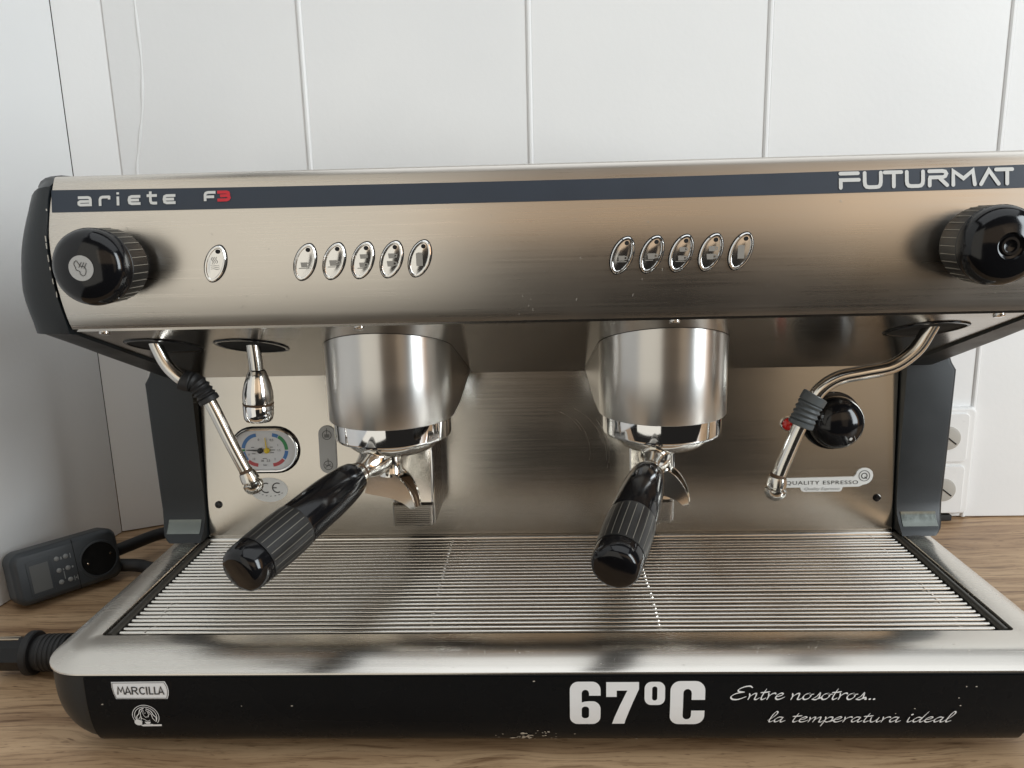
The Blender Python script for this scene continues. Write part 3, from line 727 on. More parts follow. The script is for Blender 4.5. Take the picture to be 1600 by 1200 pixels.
# rotary switch with lamp
sw_ = mpart('rotary_switch'); m = frame((0.2640, YB, 0.1868), (0, -1, 0.0))
MB().lathe([(0.0268, 0.0), (0.0268, 0.003), (0.0258, 0.0042), (0.022, 0.0046)], m, 56).out('flange', 'black_gloss', sw_)
m2 = frame((0.2640, YB - 0.004, 0.1868), (0, -1, 0))
MB().lathe([(0.0232, 0.0), (0.0240, 0.005), (0.0240, 0.009), (0.0232, 0.0135), (0.0212, 0.0178), (0.0178, 0.0213), (0.013, 0.0238), (0.007, 0.0252), (0.0001, 0.0256)], m2, 64).out('dome', 'black_gloss', sw_)
def dome_e(s, t):
    r = math.hypot(s, t)
    pts = [(0, 0.0256), (0.007, 0.0252), (0.013, 0.0238), (0.0178, 0.0213), (0.0212, 0.0178), (0.0232, 0.0135)]
    for (a, ea), (b_, eb) in zip(pts, pts[1:]):
        if a <= r <= b_: return ea + (eb - ea) * (r - a) / (b_ - a)
    return 0.0135
ds = lambda s, t, e: m2 @ Vector((s, t, dome_e(s, t) + e + 0.0004))
Print(ds).disc((0.0075, -0.0125), 0.0015).out('pointer_dot', 'print_white', sw_)
Print(ds).stroke([(0.0104, -0.0098), (0.0120, -0.0125), (0.0132, -0.0150)], 0.0004).out('pointer_line', 'print_grey', sw_)
il = mpart('indicator_light'); m = frame((0.2245, YB, 0.1838), (0, -1, 0))
MB().lathe([(0.0066, 0.0), (0.0066, 0.0015), (0.0058, 0.0024), (0.0052, 0.0018)], m, 32, False).out('ring', 'chrome', il)
MB().lathe([(0.0053, 0.0010), (0.0051, 0.0022), (0.0036, 0.0034), (0.0001, 0.0040)], m, 32).out('lens', 'red_lens', il)
# maker's badge
bg_ = mpart('badge'); qx, qz = 0.2232, 0.1262
q = 0.0665 / 450
def bq(x, z): return (qx + (x - 275) * q, qz + (1112 - z) * q)
outline = [bq(*p) for p in ((262, 1070), (700, 1064), (714, 1050), (718, 1034), (732, 1018), (752, 1010), (776, 1009), (798, 1016), (814, 1032), (820, 1056), (814, 1082), (798, 1102), (780, 1112), (760, 1116), (735, 1128), (634, 1130), (628, 1150), (616, 1158), (392, 1158), (378, 1150), (370, 1130), (262, 1130))]
mb = MB(); n = len(outline)
mb.grid([[(p[0], YB - e, p[1]) for p in outline] for e in (0.0, 0.0010)], True); mb.f.append(tuple(range(n, 2 * n))); mb.out('plate', 'silver_label', bg_, False)
bsf = lambda s, t, e: (s, YB - 0.0010 - e, t)
pr = Print(bsf, 0.0003)
pr.text('QUALITY ESPRESSO', *bq(278, 1111), 34 * q, (725 - 278) * q, space=1.15)
for r, w in ((33, 3.5), (17, 5)):
    c0 = bq(765, 1059); pr.stroke([(c0[0] + r * q * math.cos(2 * PI * i / 36), c0[1] + r * q * math.sin(2 * PI * i / 36)) for i in range(36)], w * q, closed=True)
pr.stroke([bq(768, 1066), bq(780, 1076)], 5 * q)
pr.out('badge_lettering', 'print_dark', bg_)
pr = Print(bsf, 0.0003); pr.text('Quality Espresso', *bq(392, 1147), 25 * q, 218 * q, shear=0.3); pr.out('badge_script', 'print_grey', bg_)

# the backsplash leans back a little, with everything mounted on it
piv = Vector((0, YB, 0.0765)) - mach.location
lean_m = Matrix.Translation(piv) @ Matrix.Rotation(math.radians(-4.5), 4, 'X') @ Matrix.Translation(-piv)
for o in (bs, ga, sw_, il, bg_): o.matrix_local = lean_m

# base: black body, front panel, steel rim
def inset(z): 
    k = max(0.0, min(1.0, (0.056 - z) / 0.0430)); return 0.021 * (1 - math.sqrt(max(0, 1 - k * k)))
ZR = 0.0742
rows = []
for z in [0.0720, 0.066, 0.060, 0.054, 0.048, 0.042, 0.036, 0.030, 0.0245, 0.0200, 0.0165, 0.0145, 0.0133]:
    i = inset(z); rows.append([(p[0], p[1], z) for p in rrect(0.3590 - i, -0.0395 + i * 0.8, 0.335, 0.034)])
base = MB().loft(rows).out('base_body', 'charcoal', mach)
def base_y(z): return -0.0395 + inset(z) * 0.8 - 0.0010
rows = []
for z in [0.0712, 0.0707, 0.066, 0.060, 0.054, 0.048, 0.042, 0.036, 0.030, 0.0245, 0.0200, 0.0165, 0.0140]:
    rows.append([(x, base_y(z) + (0.0008 if z > 0.071 else 0), z) for x in [-0.3215 + 0.643 * j / 24 for j in range(25)]])
bp = MB().grid(rows).grid([[(sg * 0.3215, base_y(z) + e, z) for z in (0.0707, 0.06, 0.048, 0.036, 0.0245, 0.0140)] for sg in (-1,) for e in (0, 0.001)]).out('base_front_panel', 'base_black', mach)
for x in (-0.29, 0.29):
    for y in (0.02, 0.29):
        MB().lathe([(0.016, 0.0), (0.018, 0.002), (0.018, 0.011), (0.015, 0.0160)], Matrix.Translation((x, y, 0.0003)), 24).out('foot', 'black_rubber', mach)
fs = lambda s, t, e: (s, base_y(t) - e, t)
# temperature lettering
BZ = (0.066, 0.060, 0.054, 0.048, 0.042, 0.036, 0.030, 0.0245)
pr = Print(fs, 0.0005, BZ); kx, kz, ox, oz = 0.0001083, 0.0001210, 0.0136, 0.0335
def T(pts): return [(ox + (p[0] - 520) * kx, oz + (605 - p[1]) * kz) for p in pts]
def rr(x0, y0, x1, y1, r, k=7):
    out = []
    for cx0, cy0, a in ((x1 - r, y1 - r, 0), (x0 + r, y1 - r, 90), (x0 + r, y0 + r, 180), (x1 - r, y0 + r, 270)):
        for i in range(k + 1):
            t = math.radians(a + 90 * i / k); out.append((cx0 + r * math.cos(t), cy0 + r * math.sin(t)))
    return out
def arcp(cx0, cy0, r, a0, a1, k=7): return [(cx0 + r * math.cos(math.radians(a0 + (a1 - a0) * i / k)), cy0 + r * math.sin(math.radians(a0 + (a1 - a0) * i / k))) for i in range(k + 1)]
six = [(712, 412), (640, 412), (640, 398)] + arcp(617, 398, 23, 0, -180) + [(594, 455)] + [(612, 450), (640, 447)] + arcp(660, 499, 52, -80, 0) + arcp(660, 553, 52, 0, 90) + arcp(572, 553, 52, 90, 180) + arcp(572, 377, 52, 180, 270) + arcp(660, 377, 52, 270, 360)
pr.fill([T(six), T(rr(594, 482, 640, 562, 20))])
pr.fill([T([(747, 328), (950, 328), (950, 372), (915, 450), (888, 520), (868, 580), (864, 603), (786, 603), (800, 555), (830, 480), (868, 400), (879, 381), (812, 381), (812, 420), (747, 420)])])
pr.fill([T(rr(985, 327, 1112, 472, 42)), T(rr(1032, 356, 1064, 443, 15))])
cc = [(1360, 440), (1277, 440), (1277, 398)] + arcp(1251, 398, 26, 0, -180) + arcp(1251, 545, 26, 180, 0) + [(1277, 510), (1360, 510)] + arcp(1300, 547, 60, 0, 90) + arcp(1205, 547, 60, 90, 180) + arcp(1205, 383, 60, 180, 270) + arcp(1300, 383, 60, 270, 360)
pr.fill([T(cc)])
pr.out('temperature_lettering', 'print_silver', bp)
# slogan in brush script
G = {
 'E': ([[(1.55, 1.75), (1.3, 1.95), (0.85, 1.85), (0.45, 1.5), (0.5, 1.2), (1.0, 1.1)], [(1.0, 1.1), (0.35, 0.9), (0.0, 0.45), (0.2, 0.08), (0.7, 0.05), (1.3, 0.45)]], 1.45),
 'n': ([[(0.05, 0.9), (0.15, 0.5), (0.1, 0.0)], [(0.12, 0.35), (0.4, 0.8), (0.62, 0.9), (0.68, 0.6), (0.66, 0.1), (0.85, 0.05), (1.05, 0.3)]], 1.0),
 't': ([[(0.38, 1.55), (0.26, 0.9), (0.2, 0.25), (0.32, 0.02), (0.6, 0.25)], [(0.0, 1.02), (0.35, 1.05), (0.75, 1.15)]], 0.62),
 'r': ([[(0.08, 0.95), (0.16, 0.5), (0.12, 0.0)], [(0.14, 0.4), (0.35, 0.8), (0.6, 0.95), (0.72, 0.82)]], 0.72),
 'e': ([[(0.1, 0.42), (0.5, 0.6), (0.62, 0.82), (0.45, 0.95), (0.18, 0.7), (0.1, 0.3), (0.3, 0.03), (0.6, 0.15), (0.85, 0.4)]], 0.82),
 'o': ([[(0.5, 0.92), (0.2, 0.75), (0.08, 0.35), (0.25, 0.03), (0.55, 0.15), (0.7, 0.55), (0.5, 0.92), (0.62, 0.75), (0.9, 0.8)]], 0.84),
 's': ([[(0.1, 0.1), (0.4, 0.5), (0.55, 0.98), (0.62, 0.55), (0.6, 0.2), (0.38, 0.0), (0.08, 0.06)], [(0.6, 0.2), (0.85, 0.3)]], 0.76),
 'l': ([[(0.0, 0.3), (0.35, 0.9), (0.55, 1.6), (0.42, 1.85), (0.24, 1.4), (0.14, 0.5), (0.22, 0.05), (0.55, 0.3)]], 0.5),
 'a': ([[(0.68, 0.85), (0.35, 0.9), (0.08, 0.45), (0.2, 0.05), (0.5, 0.3), (0.72, 0.9)], [(0.72, 0.9), (0.62, 0.3), (0.72, 0.03), (1.0, 0.3)]], 0.95),
 'm': ([[(0.05, 0.9), (0.15, 0.5), (0.1, 0.0)], [(0.12, 0.35), (0.35, 0.8), (0.52, 0.88), (0.55, 0.5), (0.5, 0.0)], [(0.53, 0.35), (0.8, 0.8), (0.98, 0.88), (1.02, 0.5), (1.02, 0.08), (1.2, 0.05), (1.38, 0.3)]], 1.32),
 'p': ([[(0.05, 0.95), (0.15, 0.5), (0.05, -0.75)], [(0.14, 0.45), (0.4, 0.88), (0.68, 0.85), (0.7, 0.4), (0.45, 0.05), (0.16, 0.15)], [(0.6, 0.15), (0.85, 0.35)]], 0.82),
 'u': ([[(0.05, 0.9), (0.1, 0.3), (0.28, 0.03), (0.55, 0.3), (0.72, 0.9)], [(0.72, 0.9), (0.65, 0.3), (0.75, 0.03), (1.0, 0.3)]], 0.96),
 'i': ([[(0.1, 0.9), (0.1, 0.3), (0.22, 0.03), (0.5, 0.3)], [(0.17, 1.3), (0.24, 1.38)]], 0.5),
 'd': ([[(0.62, 0.8), (0.32, 0.88), (0.06, 0.45), (0.2, 0.04), (0.5, 0.3), (0.72, 0.95)], [(0.98, 1.85), (0.76, 1.0), (0.64, 0.3), (0.75, 0.03), (1.0, 0.3)]], 0.95),
 '.': ([[(0.1, 0.05), (0.17, 0.09)]], 0.36), ' ': ([], 0.55)}
def script(pr, txt, x0, z0, width, xh, w):
    tot = sum(G[c][1] for c in txt); k0 = width / tot; x = 0.0
    for c in txt:
        for st in G[c][0]:
            pts = [(x0 + (x + p[0]) * k0 + p[1] * xh * 0.30, z0 + p[1] * xh) for p in st]
            pr.stroke(pts, w, nib=(0.75, 0.32), smooth=6) if len(pts) > 2 else pr.stroke(pts, w * 0.9)
        x += G[c][1]
pr = Print(fs, 0.0005)
script(pr, 'Entre nosotros...', 0.1212, 0.0535, 0.0970, 0.0052, 0.00120)
script(pr, 'la temperatura ideal', 0.1470, 0.0352, 0.1215, 0.0049, 0.00112)
pr.out('slogan_lettering', 'print_silver', bp)
# brand plate
mx, mz, k = -0.3020, 0.0553, 0.0397 / 368
def Q(x, z): return (mx + (x - 448) * k, mz + (455 - z) * k * 1.08)
Print(fs, 0.0004, BZ).fill([[Q(*p) for p in ((448, 343), (798, 340), (812, 372), (816, 400), (812, 430), (802, 455), (466, 455), (454, 420), (447, 380))]]).out('brand_plate', 'print_silver', bp)
pr = Print(fs, 0.0007)
pr.stroke([Q(*p) for p in ((455, 349), (794, 347), (806, 374), (810, 400), (806, 428), (798, 449), (471, 449), (460, 420), (454, 380))], 3.2 * k, closed=True)
for st in ([(484, 425), (491, 374), (506, 408), (521, 374), (528, 425)], [(534, 425), (552, 374), (570, 425)], [(540, 409), (564, 409)],
           [(580, 425), (580, 377), (598, 377), (610, 381), (612, 389), (608, 397), (598, 400), (582, 400)], [(596, 400), (617, 425)],
           [(661, 384), (650, 377), (638, 380), (630, 391), (630, 408), (638, 419), (650, 422), (661, 416)], [(675, 373), (675, 425)],
           [(693, 373), (693, 421), (716, 421)], [(727, 373), (727, 421), (749, 421)], [(751, 425), (768, 374), (785, 425)], [(757, 409), (779, 409)]):
    pr.stroke([Q(*p) for p in st], 8 * k, cap='flat')
pr.out('brand_lettering', 'print_dark', bp)
# round emblem: two rings, a head with flowing hair, a cup and a ribbon
pr = Print(fs, 0.0004); ex, ez, k = -0.2815, 0.0410, 0.0095 / 88
def E_(pts): return [(ex + p[0] * k, ez + p[1] * k) for p in pts]
for r, w in ((86, 4), (72, 4)):
    pr.stroke(E_([(r * math.cos(math.radians(a)), r * math.sin(math.radians(a))) for a in range(-38, 222, 8)]), w * k)
for st, w in (([(-5, 62), (-30, 50), (-42, 20), (-58, 0), (-62, -25)], 8), ([(-12, 52), (-30, 25), (-34, 0), (-50, -22)], 6), ([(12, 58), (40, 40), (52, 10), (66, -10), (62, -40)], 8), ([(24, 38), (40, 12), (42, -14), (54, -36)], 6),
              ([(8, 48), (20, 34), (20, 22), (26, 14), (18, 8), (16, -4), (2, -4)], 5), ([(-8, 46), (-14, 22), (-8, 0), (2, -10)], 4), ([(-34, -14), (-14, -24), (4, -38), (22, -32)], 5), ([(-28, -2), (-36, -30), (-30, -44)], 5)):
    pr.stroke(E_(st), w * 0.7 * k, smooth=5)
pr.stroke(E_([(-4, 26), (4, 27)]), 3 * k)
pr.poly(E_([(-16, -44), (24, -44), (16, -62), (-8, -62)])[::-1]); pr.stroke(E_([(-24, -66), (34, -66)]), 4 * k)
pr.disc(E_([(-58, -50)])[0], 25 * k); pr.poly(E_([(-50, -70), (92, -66), (88, -82), (-36, -84)])[::-1])
pr.out('round_emblem', 'print_silver', bp)
# chipped paint
pr = Print(fs, 0.00035)
for cx0, cz0, n, sp in ((-0.0185, 0.0195, 14, 0.0035), (-0.0075, 0.0260, 8, 0.005), (0.004, 0.0215, 12, 0.012), (-0.03, 0.0200, 5, 0.006), (-0.16, 0.05, 4, 0.06), (0.27, 0.05, 6, 0.03), (0.1, 0.03, 3, 0.08)):
    for i in range(n):
        x = random.gauss(cx0, sp); z = min(0.068, max(0.0165, random.gauss(cz0, min(0.010, sp * 0.5)))); r = random.uniform(0.0003, 0.0016 if sp < 0.0045 else 0.0006)
        a0 = random.uniform(0, 6)
        pr.poly([(x + r * random.uniform(0.5, 1.6) * math.cos(a0 + t) * 1.3, z + r * random.uniform(0.5, 1.2) * math.sin(a0 + t)) for t in (0, 0.9, 1.8, 2.7, 3.6, 4.5, 5.4)])
pr.out('paint_chips', 'chip', bp)['kind'] = 'stuff'
for x, z in ((-0.3305, 0.0665),):
    MB().lathe([(0.0016, 0), (0.0014, 0.0006), (0.0001, 0.0007)], frame((x, base_y(z) + 0.0035, z), (-0.3, -1, 0)), 12).out('rivet', 'chip', base)

# steel rim of the drip tray
inner = rrect(0.3275, -0.0030, 0.1775, 0.003)
rows = []
for d, z in ((0.0012, ZR - 0.0014), (0.0, ZR - 0.0006), (0.0002, ZR + 0.0004), (0.0012, ZR + 0.0013), (0.0040, ZR + 0.0029), (0.0090, ZR + 0.0056), (0.0135, ZR + 0.0078), (0.0165, ZR + 0.0088), (0.0205, ZR + 0.0093), (0.0255, ZR + 0.0094)):
    rows.append([(p[0], p[1], z) for p in rrect(0.3595 - d, -0.0415 + d, 0.3350 - min(d, 0.002), max(0.034 - d, 0.006))])
top = rows[-1]
def lerp_loop(t, dz, sc=1.0): return [(a[0] + (b_[0] - a[0]) * t, a[1] + (b_[1] - a[1]) * t, top[0][2] + dz) for a, b_ in zip(top, inner)]
rows += [lerp_loop(0.5, -0.0006), lerp_loop(0.92, -0.0012), lerp_loop(1.0, -0.0030)]
rows.append([(p[0], p[1], 0.0500) for p in inner])
rim = MB().grid(rows, True).out('tray_rim', 'steel_rim', mach)
def rim_z(y):
    d = y + 0.0415; P = ((0.0012, 0.0013), (0.0040, 0.0029), (0.0090, 0.0056), (0.0135, 0.0078), (0.0165, 0.0088), (0.0205, 0.0093), (0.0255, 0.0094))
    for (a, za), (b_, zb_) in zip(P, P[1:]):
        if a <= d <= b_: return ZR + za + (zb_ - za) * (d - a) / (b_ - a)
    return ZR + 0.0094
pr = Print(lambda s_, t, e: (s_, t - e * 0.4, rim_z(t) + e), 0.0002)
for i in range(110):
    x = random.uniform(-0.31, 0.32); y = random.uniform(-0.0390, -0.020); a = random.uniform(0, PI); l = random.uniform(0.0003, 0.0016)
    pr.stroke([(x, y), (x + l * math.cos(a), y + l * 0.4 * math.sin(a))], random.uniform(0.00012, 0.0003))
pr.out('rim_scratches', 'chip', rim)['kind'] = 'stuff'
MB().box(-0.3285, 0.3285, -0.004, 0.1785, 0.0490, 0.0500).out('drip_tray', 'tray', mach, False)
# dark gap under the rim
rows = [[(p[0], p[1], z) for p in rrect(0.3575, -0.0397, 0.334, 0.033)] for z in (0.0715, 0.0728)]
MB().grid(rows, True).out('rim_seam', 'void', mach)

# ------------------------------------------------------------------ drip grid, lifted out on its own
dg_ = empty('drip_grid', (0, 0.086, 0.0662), 'stainless steel drip grid of long thin bars lying in the machine tray', 'drip grid')
nb = 29; YG0, YG1 = 0.0005, 0.1705
def bar_mesh():
    mb = MB(); r = 0.00170; pts = []
    rows = []
    for i in range(17):
        x = -0.3195 + 0.639 * i / 16
        rows.append([(x, 0.086 + r * math.cos(2 * PI * j / 12), 0.0775 + r * math.sin(2 * PI * j / 12)) for j in range(12)])
    return mb.loft(rows).out('bar', 'bar', dg_)
b0 = bar_mesh()
step = (YG1 - YG0) / (nb - 1)
for i in range(nb):
    o = b0 if i == 0 else b0.copy()
    if i: C.objects.link(o)
    o.location = (0, YG0 + step * i - 0.086, random.uniform(-0.0002, 0.0002)); o.rotation_euler = (0, random.uniform(-0.0003, 0.0003), random.uniform(-0.0009, 0.0009))
for x in (-0.300, -0.088, 0.082, 0.300):
    MB().tube([(x, -0.001, 0.0738), (x, 0.172, 0.0738)], 0.0018, 10).out('cross_rod', 'bar', dg_)
wl = MB()
for x in (-0.300, -0.088, 0.082, 0.300):
    for i in range(nb):
        if random.random() < 0.75:
            wl.lathe([(0.0011, 0.0), (0.0008, 0.0004), (0.0001, 0.0005)], Matrix.Translation((x + random.uniform(-0.0006, 0.0006), YG0 + step * i + random.uniform(-0.0002, 0.0004), 0.0792)) @ Matrix.Scale(random.uniform(0.7, 1.2), 4), 8)
w = wl.out('weld_spots', 'bar', dg_); w['kind'] = 'stuff'
MB().tube([(-0.3215, 0.1752, 0.0790), (0.3215, 0.1752, 0.0790)], 0.0030, 14).out('rear_rail', 'bar', dg_)
for sg in (-1, 1):
    MB().tube([(sg * 0.3238, -0.0005, 0.0790), (sg * 0.3238, 0.1735, 0.0790)], 0.0031, 14).out('end_strip', 'gasket', dg_)

# ------------------------------------------------------------------ portafilters
def portafilter(cx, end, label, roll):
    cy = 0.073; root = empty('portafilter', (cx, cy, 0.15), label, 'portafilter', 'portafilters locked into the groups')
    T0 = Matrix.Translation((cx, cy, 0))
    MB().lathe([(0.030, 0.2135), (0.0362, 0.2133), (0.0362, 0.2090), (0.0345, 0.2045), (0.0300, 0.2008), (0.022, 0.1990), (0.0001, 0.1986)], T0, 64).out('bowl', 'chrome_worn', root)
    c0 = Vector((cx, cy, 0.2030)); e = Vector(end); d = (e - c0).normalized(); L = (e - c0).length
    m = frame(c0, d, (0, 0, 1))
    # flared arm that leaves the bowl
    MB().lathe([(0.0125, 0.022), (0.0122, 0.030), (0.0096, 0.036), (0.0078, 0.041), (0.0074, 0.0475)], m, 32).out('neck', 'chrome_worn', root)
    MB().lathe([(0.0074, 0.0470), (0.0090, 0.0474), (0.0092, 0.0515), (0.0086, 0.0522)], m, 36).out('ferrule', 'chrome_worn', root)
    MB().lathe([(0.0076, 0.0440), (0.0080, 0.0452), (0.0076, 0.0468)], m, 28, False).out('coffee_ring', 'brown', root)
    g0 = L - 0.053; g1 = L - 0.0158
    HS = Matrix.Diagonal((1.07, 1.07, 1.0, 1.0))
    h = MB().lathe([(0.0092, 0.0522), (0.0108, 0.0528), (0.0122, 0.059), (0.0135, 0.070), (0.0143, 0.083), (0.0147, g0 - 0.002), (0.0135, g0 + 0.002)], m @ HS, 48).out('handle', 'black_gloss', root)
    MB().lathe([(0.0134, g0 - 0.001), (0.0151, g0 - 0.0004), (0.0155, g0 + 0.006), (0.0156, g0 + 0.02), (0.0152, g1)], m @ HS, 22).out('grip', 'black_grip', h)
    rb = MB()
    for i in range(22):
        t = m @ HS @ Matrix.Rotation(2 * PI * i / 22, 4, 'Z')
        rows = []
        for s in (-0.00013, 0.00013): rows.append([t @ Vector((r + 0.00010, s, z)) for r, z in ((0.0152, g0 + 0.0012), (0.0155, g0 + 0.006), (0.0156, g0 + 0.02), (0.0152, g1 - 0.001))])
        rb.grid(rows)
    rb.out('rib_lines', 'line_grey', h, False, False)
    MB().lathe([(0.0143, g1), (0.0149, g1 + 0.0006), (0.0150, g1 + 0.005), (0.0146, g1 + 0.0095), (0.0136, g1 + 0.0128), (0.0120, g1 + 0.0146), (0.0095, g1 + 0.0153), (0.0001, g1 + 0.0155)], m @ HS, 48).out('end_cap', 'black_gloss', h)
    # spout: a beak that sweeps sideways and down, with an open channel along its back
    hd = Vector((d.x, d.y, 0)).normalized(); rt = Vector((-hd.y, hd.x, 0))
    if rt.x < 0: rt = -rt
    o = Vector((cx, cy, 0)) + hd * 0.006
    MB().lathe([(0.0098, 0.1990), (0.0092, 0.1930), (0.0090, 0.1850), (0.0100, 0.1835), (0.0100, 0.1800), (0.006, 0.1795)], Matrix.Translation((o.x, o.y, 0)), 28).out('outlet', 'chrome_worn', root)
    upper = [(-0.014, 0.1845), (-0.004, 0.1850), (0.006, 0.1832), (0.0135, 0.1785), (0.0190, 0.1715), (0.0225, 0.1635), (0.0238, 0.1560)]
    lower = [(-0.020, 0.1640), (-0.012, 0.1632), (-0.004, 0.1628), (0.005, 0.1618), (0.0120, 0.1598), (0.0165, 0.1572), (0.0195, 0.1545)]
    up = catmull([(a, 0, b_) for a, b_ in upper], 4); lo = catmull([(a, 0, b_) for a, b_ in lower], 4)
    hw0 = 0.0095
    def pt(s, w_, z): return o + rt * s + hd * w_ + Vector((0, 0, z))
    rows = []
    for i, (a, b_) in enumerate(zip(up, lo)):
        kf = i / (len(up) - 1); hw_ = hw0 * (1 - 0.55 * kf); t = 0.0016
        a2 = a.lerp(b_, 0.34)
        rows.append([pt(b_.x, -hw_, b_.z), pt(a.x, -hw_, a.z), pt(a.x, -hw_ + t, a.z), pt(a2.x, -hw_ + t * 1.2, a2.z), pt(a2.x, hw_ - t * 1.2, a2.z), pt(a.x, hw_ - t, a.z), pt(a.x, hw_, a.z), pt(b_.x, hw_, b_.z)])
    MB().loft(rows).out('spout', 'chrome_worn', root)
    ch = [[pt(a.lerp(b_, 0.33).x, w_, a.lerp(b_, 0.33).z) for w_ in (-hw0 * (1 - 0.55 * i / (len(up) - 1)) + 0.0022, hw0 * (1 - 0.55 * i / (len(up) - 1)) - 0.0022)] for i, (a, b_) in enumerate(zip(up, lo)) if i > 8]
    MB().grid(ch).out('coffee_stain', 'brown', root, fix=False)
portafilter(-0.1185, (-0.1903, -0.0770, 0.1645), 'portafilter whose black handle swings far left, below the pressure gauge', 0)
portafilter(0.0905, (0.0393, -0.0775, 0.1645), 'portafilter whose black handle points straight out, in the right-hand brew group', 0)

# ------------------------------------------------------------------ things round the machine
# wall socket
so = empty('wall_socket', (0.492, YW, 0.01), 'white double wall socket behind the black right column', 'socket')
o = [(p[0] + 0.4800, p[1]) for p in rrect(0.0365, 0.0085, 0.1425, 0.006, 5)]
def rowy(lp, y, sc=1.0, c=(0.48, 0.0755)): return [(c[0] + (p[0] - c[0]) * sc, y, c[1] + (p[1] - c[1]) * (1 - (1 - sc) * 0.55)) for p in lp]
mb = MB().grid([rowy(o, YW + 0.0005), rowy(o, YW - 0.007), rowy(o, YW - 0.0095, 0.955), rowy(o, YW - 0.0100, 0.90)], True); mb.f.append(tuple(range(len(mb.v) - len(o), len(mb.v)))); mb.out('frame', 'socket_white', so, wn=True)
for cz in (0.1060, 0.0410):
    o2 = [(p[0] + 0.4785, p[1] + cz) for p in rrect(0.0285, -0.0300, 0.0300, 0.005, 5)]
    mb = MB().grid([rowy(o2, YW - 0.0100, 1, (0.4785, cz)), rowy(o2, YW - 0.0122, 1, (0.4785, cz)), rowy(o2, YW - 0.0132, 0.96, (0.4785, cz))], True); mb.f.append(tuple(range(len(mb.v) - len(o2), len(mb.v)))); mo = mb.out('module', 'socket_white', so, wn=True)
    m = frame((0.4835, YW - 0.0132, cz), (0, -1, 0))
    MB().lathe([(0.0145, 0.0), (0.0140, 0.0012), (0.012, 0.0016), (0.0001, 0.0016)], m, 36).out('insert', 'socket_grey', mo)
    MB().box(-0.0007, 0.0007, -0.0115, 0.0115, 0.0015, 0.0022, 0, 1, m @ Matrix.Rotation(0.9, 4, 'Z')).out('slot', 'void', mo, False)
MB().box(0.452, 0.4975, YW - 0.012, YW - 0.0015, 0.0005, 0.0078, 0.001).out('cable_duct', 'black_rubber', so)

# energy meter leaning towards the left wall
A0 = Vector((-0.5215, 0.1765, 0.0)); B0 = Vector((-0.4560, 0.2540, 0.0))
ux = (B0 - A0); LM = ux.length; ux.normalize(); nz = Vector((ux.y, -ux.x, 0)); lean = 0.22
zx = (Vector((0, 0, 1)) * math.cos(lean) - nz * math.sin(lean)).normalized(); ny = ux.cross(zx)  # outward = -ny or ny
if ny.dot(nz) < 0: ny = -ny
mm = Matrix((ux, zx, ny)).transposed().to_4x4(); mm.translation = A0 + Vector((0, 0, 0.0072))
me_ = empty('energy_meter', (A0 + B0) / 2, 'dark grey plug-in energy meter with display and socket lying by the left wall', 'energy meter')
H = 0.0545
def loopm(ins, r, e): return [mm @ Vector((LM / 2 + p[0], p[1], e)) for p in rrect(LM / 2 - ins, ins, H - ins, max(0.001, r - ins), 6)]
mb = MB().loft([loopm(0.003, 0.011, -0.034), loopm(0.0, 0.011, -0.030), loopm(0.0, 0.011, -0.006), loopm(0.001, 0.011, -0.003), loopm(0.0035, 0.011, -0.0008), loopm(0.006, 0.011, 0.0)])
mb.out('case', 'meter', me_, wn=True)
def mbox(n, x0, x1, z0, z1, e0, e1, mt, bev=0.0): return MB().box(x0, x1, z0, z1, e0, e1, bev, 2, mm).out(n, mt, me_, bev > 0)
mbox('display_frame', 0.0125, 0.0345, 0.008, 0.043, -0.0005, 0.0007, 'meter', 0.0004)
mbox('display', 0.0150, 0.0320, 0.011, 0.039, 0.0003, 0.0011, 'lcd')
mbox('division', 0.0570, 0.0576, 0.001, H - 0.001, -0.001, 0.0003, 'void')
for i, (x, z) in enumerate(((0.0405, 0.0385), (0.0490, 0.0385), (0.0405, 0.0262), (0.0490, 0.0262), (0.0405, 0.0140), (0.0490, 0.0140))):
    MB().lathe([(0.0024, -0.0003), (0.0024, 0.0008), (0.0018, 0.0013), (0.0001, 0.0015)], mm @ Matrix.Translation((x, z, 0)), 16).out('key', 'meter_key', me_)
pr = Print(lambda s, t, e: mm @ Vector((s, t, e)), 0.0004)
for x, z, w, h in ((0.0446, 0.038, 0.0014, 0.003), (0.0533, 0.038, 0.0008, 0.005), (0.0446, 0.026, 0.001, 0.002), (0.0533, 0.026, 0.0016, 0.002), (0.0446, 0.020, 0.0008, 0.008), (0.0530, 0.0138, 0.0008, 0.005), (0.0546, 0.0138, 0.0014, 0.0016), (0.0560, 0.0138, 0.0007, 0.005)):
    pr.poly([(x - w / 2, z - h / 2), (x + w / 2, z - h / 2), (x + w / 2, z + h / 2), (x - w / 2, z + h / 2)])
pr.out('key_marks', 'meter_key', me_)
mS = mm @ Matrix.Translation((0.0795, 0.0255, 0))
MB().lathe([(0.0198, -0.0004), (0.0196, 0.0010), (0.0178, 0.0012), (0.0168, -0.0010)], mS, 48, False).out('socket_rim', 'meter', me_)
MB().lathe([(0.0172, 0.0003), (0.0001, 0.0003)], mS, 48).out('socket_well', 'void', me_)
for dx in (-0.0115, 0.0115):
    MB().lathe([(0.0012, 0.0), (0.0010, 0.0009), (0.0001, 0.0011)], mS @ Matrix.Translation((dx, 0.002 * (1 if dx > 0 else -1), 0)), 10).out('earth_contact', 'brass', me_)
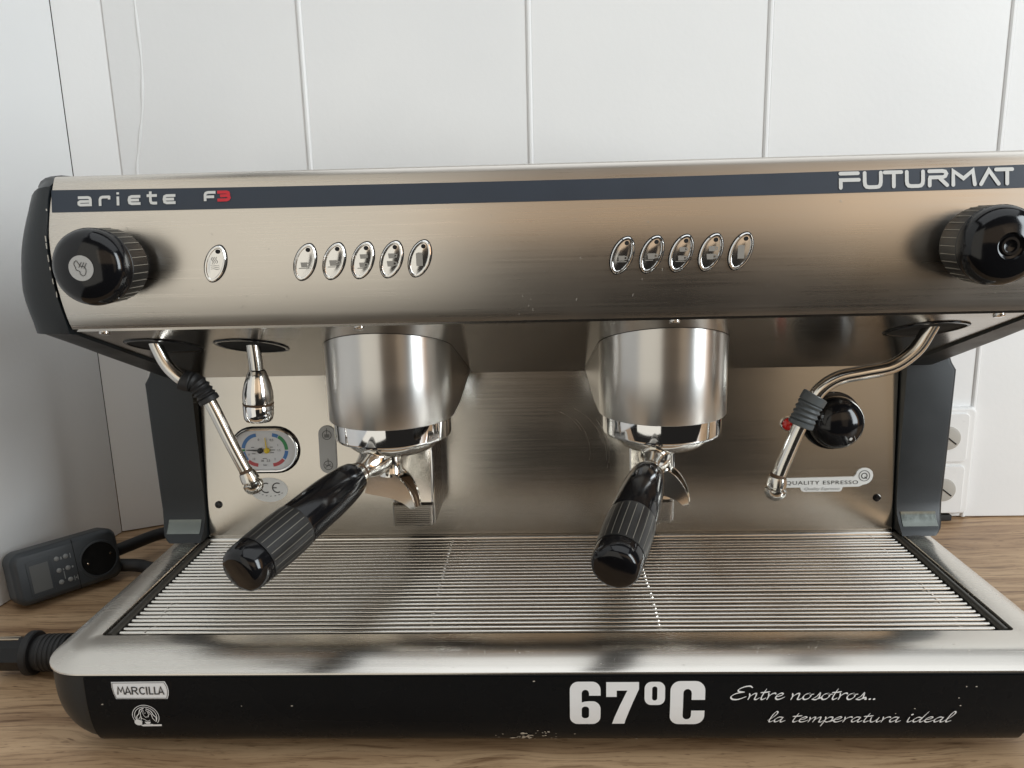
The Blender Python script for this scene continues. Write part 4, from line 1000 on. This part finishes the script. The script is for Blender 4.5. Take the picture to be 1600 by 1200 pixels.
# cables
MB().tube(catmull([(-0.478, 0.262, 0.0270), (-0.466, 0.290, 0.0262), (-0.448, 0.322, 0.0255), (-0.42, 0.338, 0.0235), (-0.38, 0.345, 0.020), (-0.30, 0.36, 0.012)], 8), 0.0068, 16).out('mains_cable', 'black_rubber')
bpy.data.objects['mains_cable']['label'] = 'thick black cable running from the energy meter behind the machine'; bpy.data.objects['mains_cable']['category'] = 'cable'
MB().tube(catmull([(-0.476, 0.262, 0.0140), (-0.463, 0.266, 0.0125), (-0.448, 0.268, 0.0110), (-0.43, 0.264, 0.0090), (-0.40, 0.262, 0.0080), (-0.37, 0.265, 0.0078)], 8), 0.0070, 16).out('meter_cord', 'black_rubber')
bpy.data.objects['meter_cord']['label'] = 'short black cord leaving the right end of the energy meter on the counter'; bpy.data.objects['meter_cord']['category'] = 'cable'
# plug lying on the counter
pl = empty('power_plug', (-0.4400, 0.0788, 0), 'round black mains plug lying on the counter at the machine corner', 'plug')
m = frame((-0.4430, 0.0790, 0.0190), (1, 0.03, 0.0), (0, 0, 1)) @ Matrix.Scale(0.88, 4)
MB().lathe([(0.0195, -0.003), (0.0210, -0.002), (0.0210, 0.0035), (0.0200, 0.0048), (0.0165, 0.0055)], m, 40).out('flange', 'black_rubber', pl)
MB().lathe([(0.0160, 0.005), (0.0168, 0.008), (0.0172, 0.018), (0.0170, 0.030), (0.0160, 0.040), (0.0138, 0.052), (0.0105, 0.064), (0.0080, 0.074), (0.0060, 0.084), (0.0055, 0.11)], m, 40).out('grip_body', 'black_rubber', pl)
MB().lathe([(0.0150, -0.034), (0.0165, -0.033), (0.0170, -0.003)], m, 8).out('plug_face', 'black_gloss', pl)
MB().box(0.0152, 0.0164, -0.0030, 0.0030, -0.034, -0.010, 0.0004, 1, m).out('earth_strip', 'brass', pl)
for i in range(6):
    MB().lathe([(0.0170, 0.012 + i * 0.0045), (0.0178, 0.0128 + i * 0.0045), (0.0178, 0.0142 + i * 0.0045), (0.0170, 0.0150 + i * 0.0045)], m, 40, False).out('grip_rib', 'black_rubber', pl)
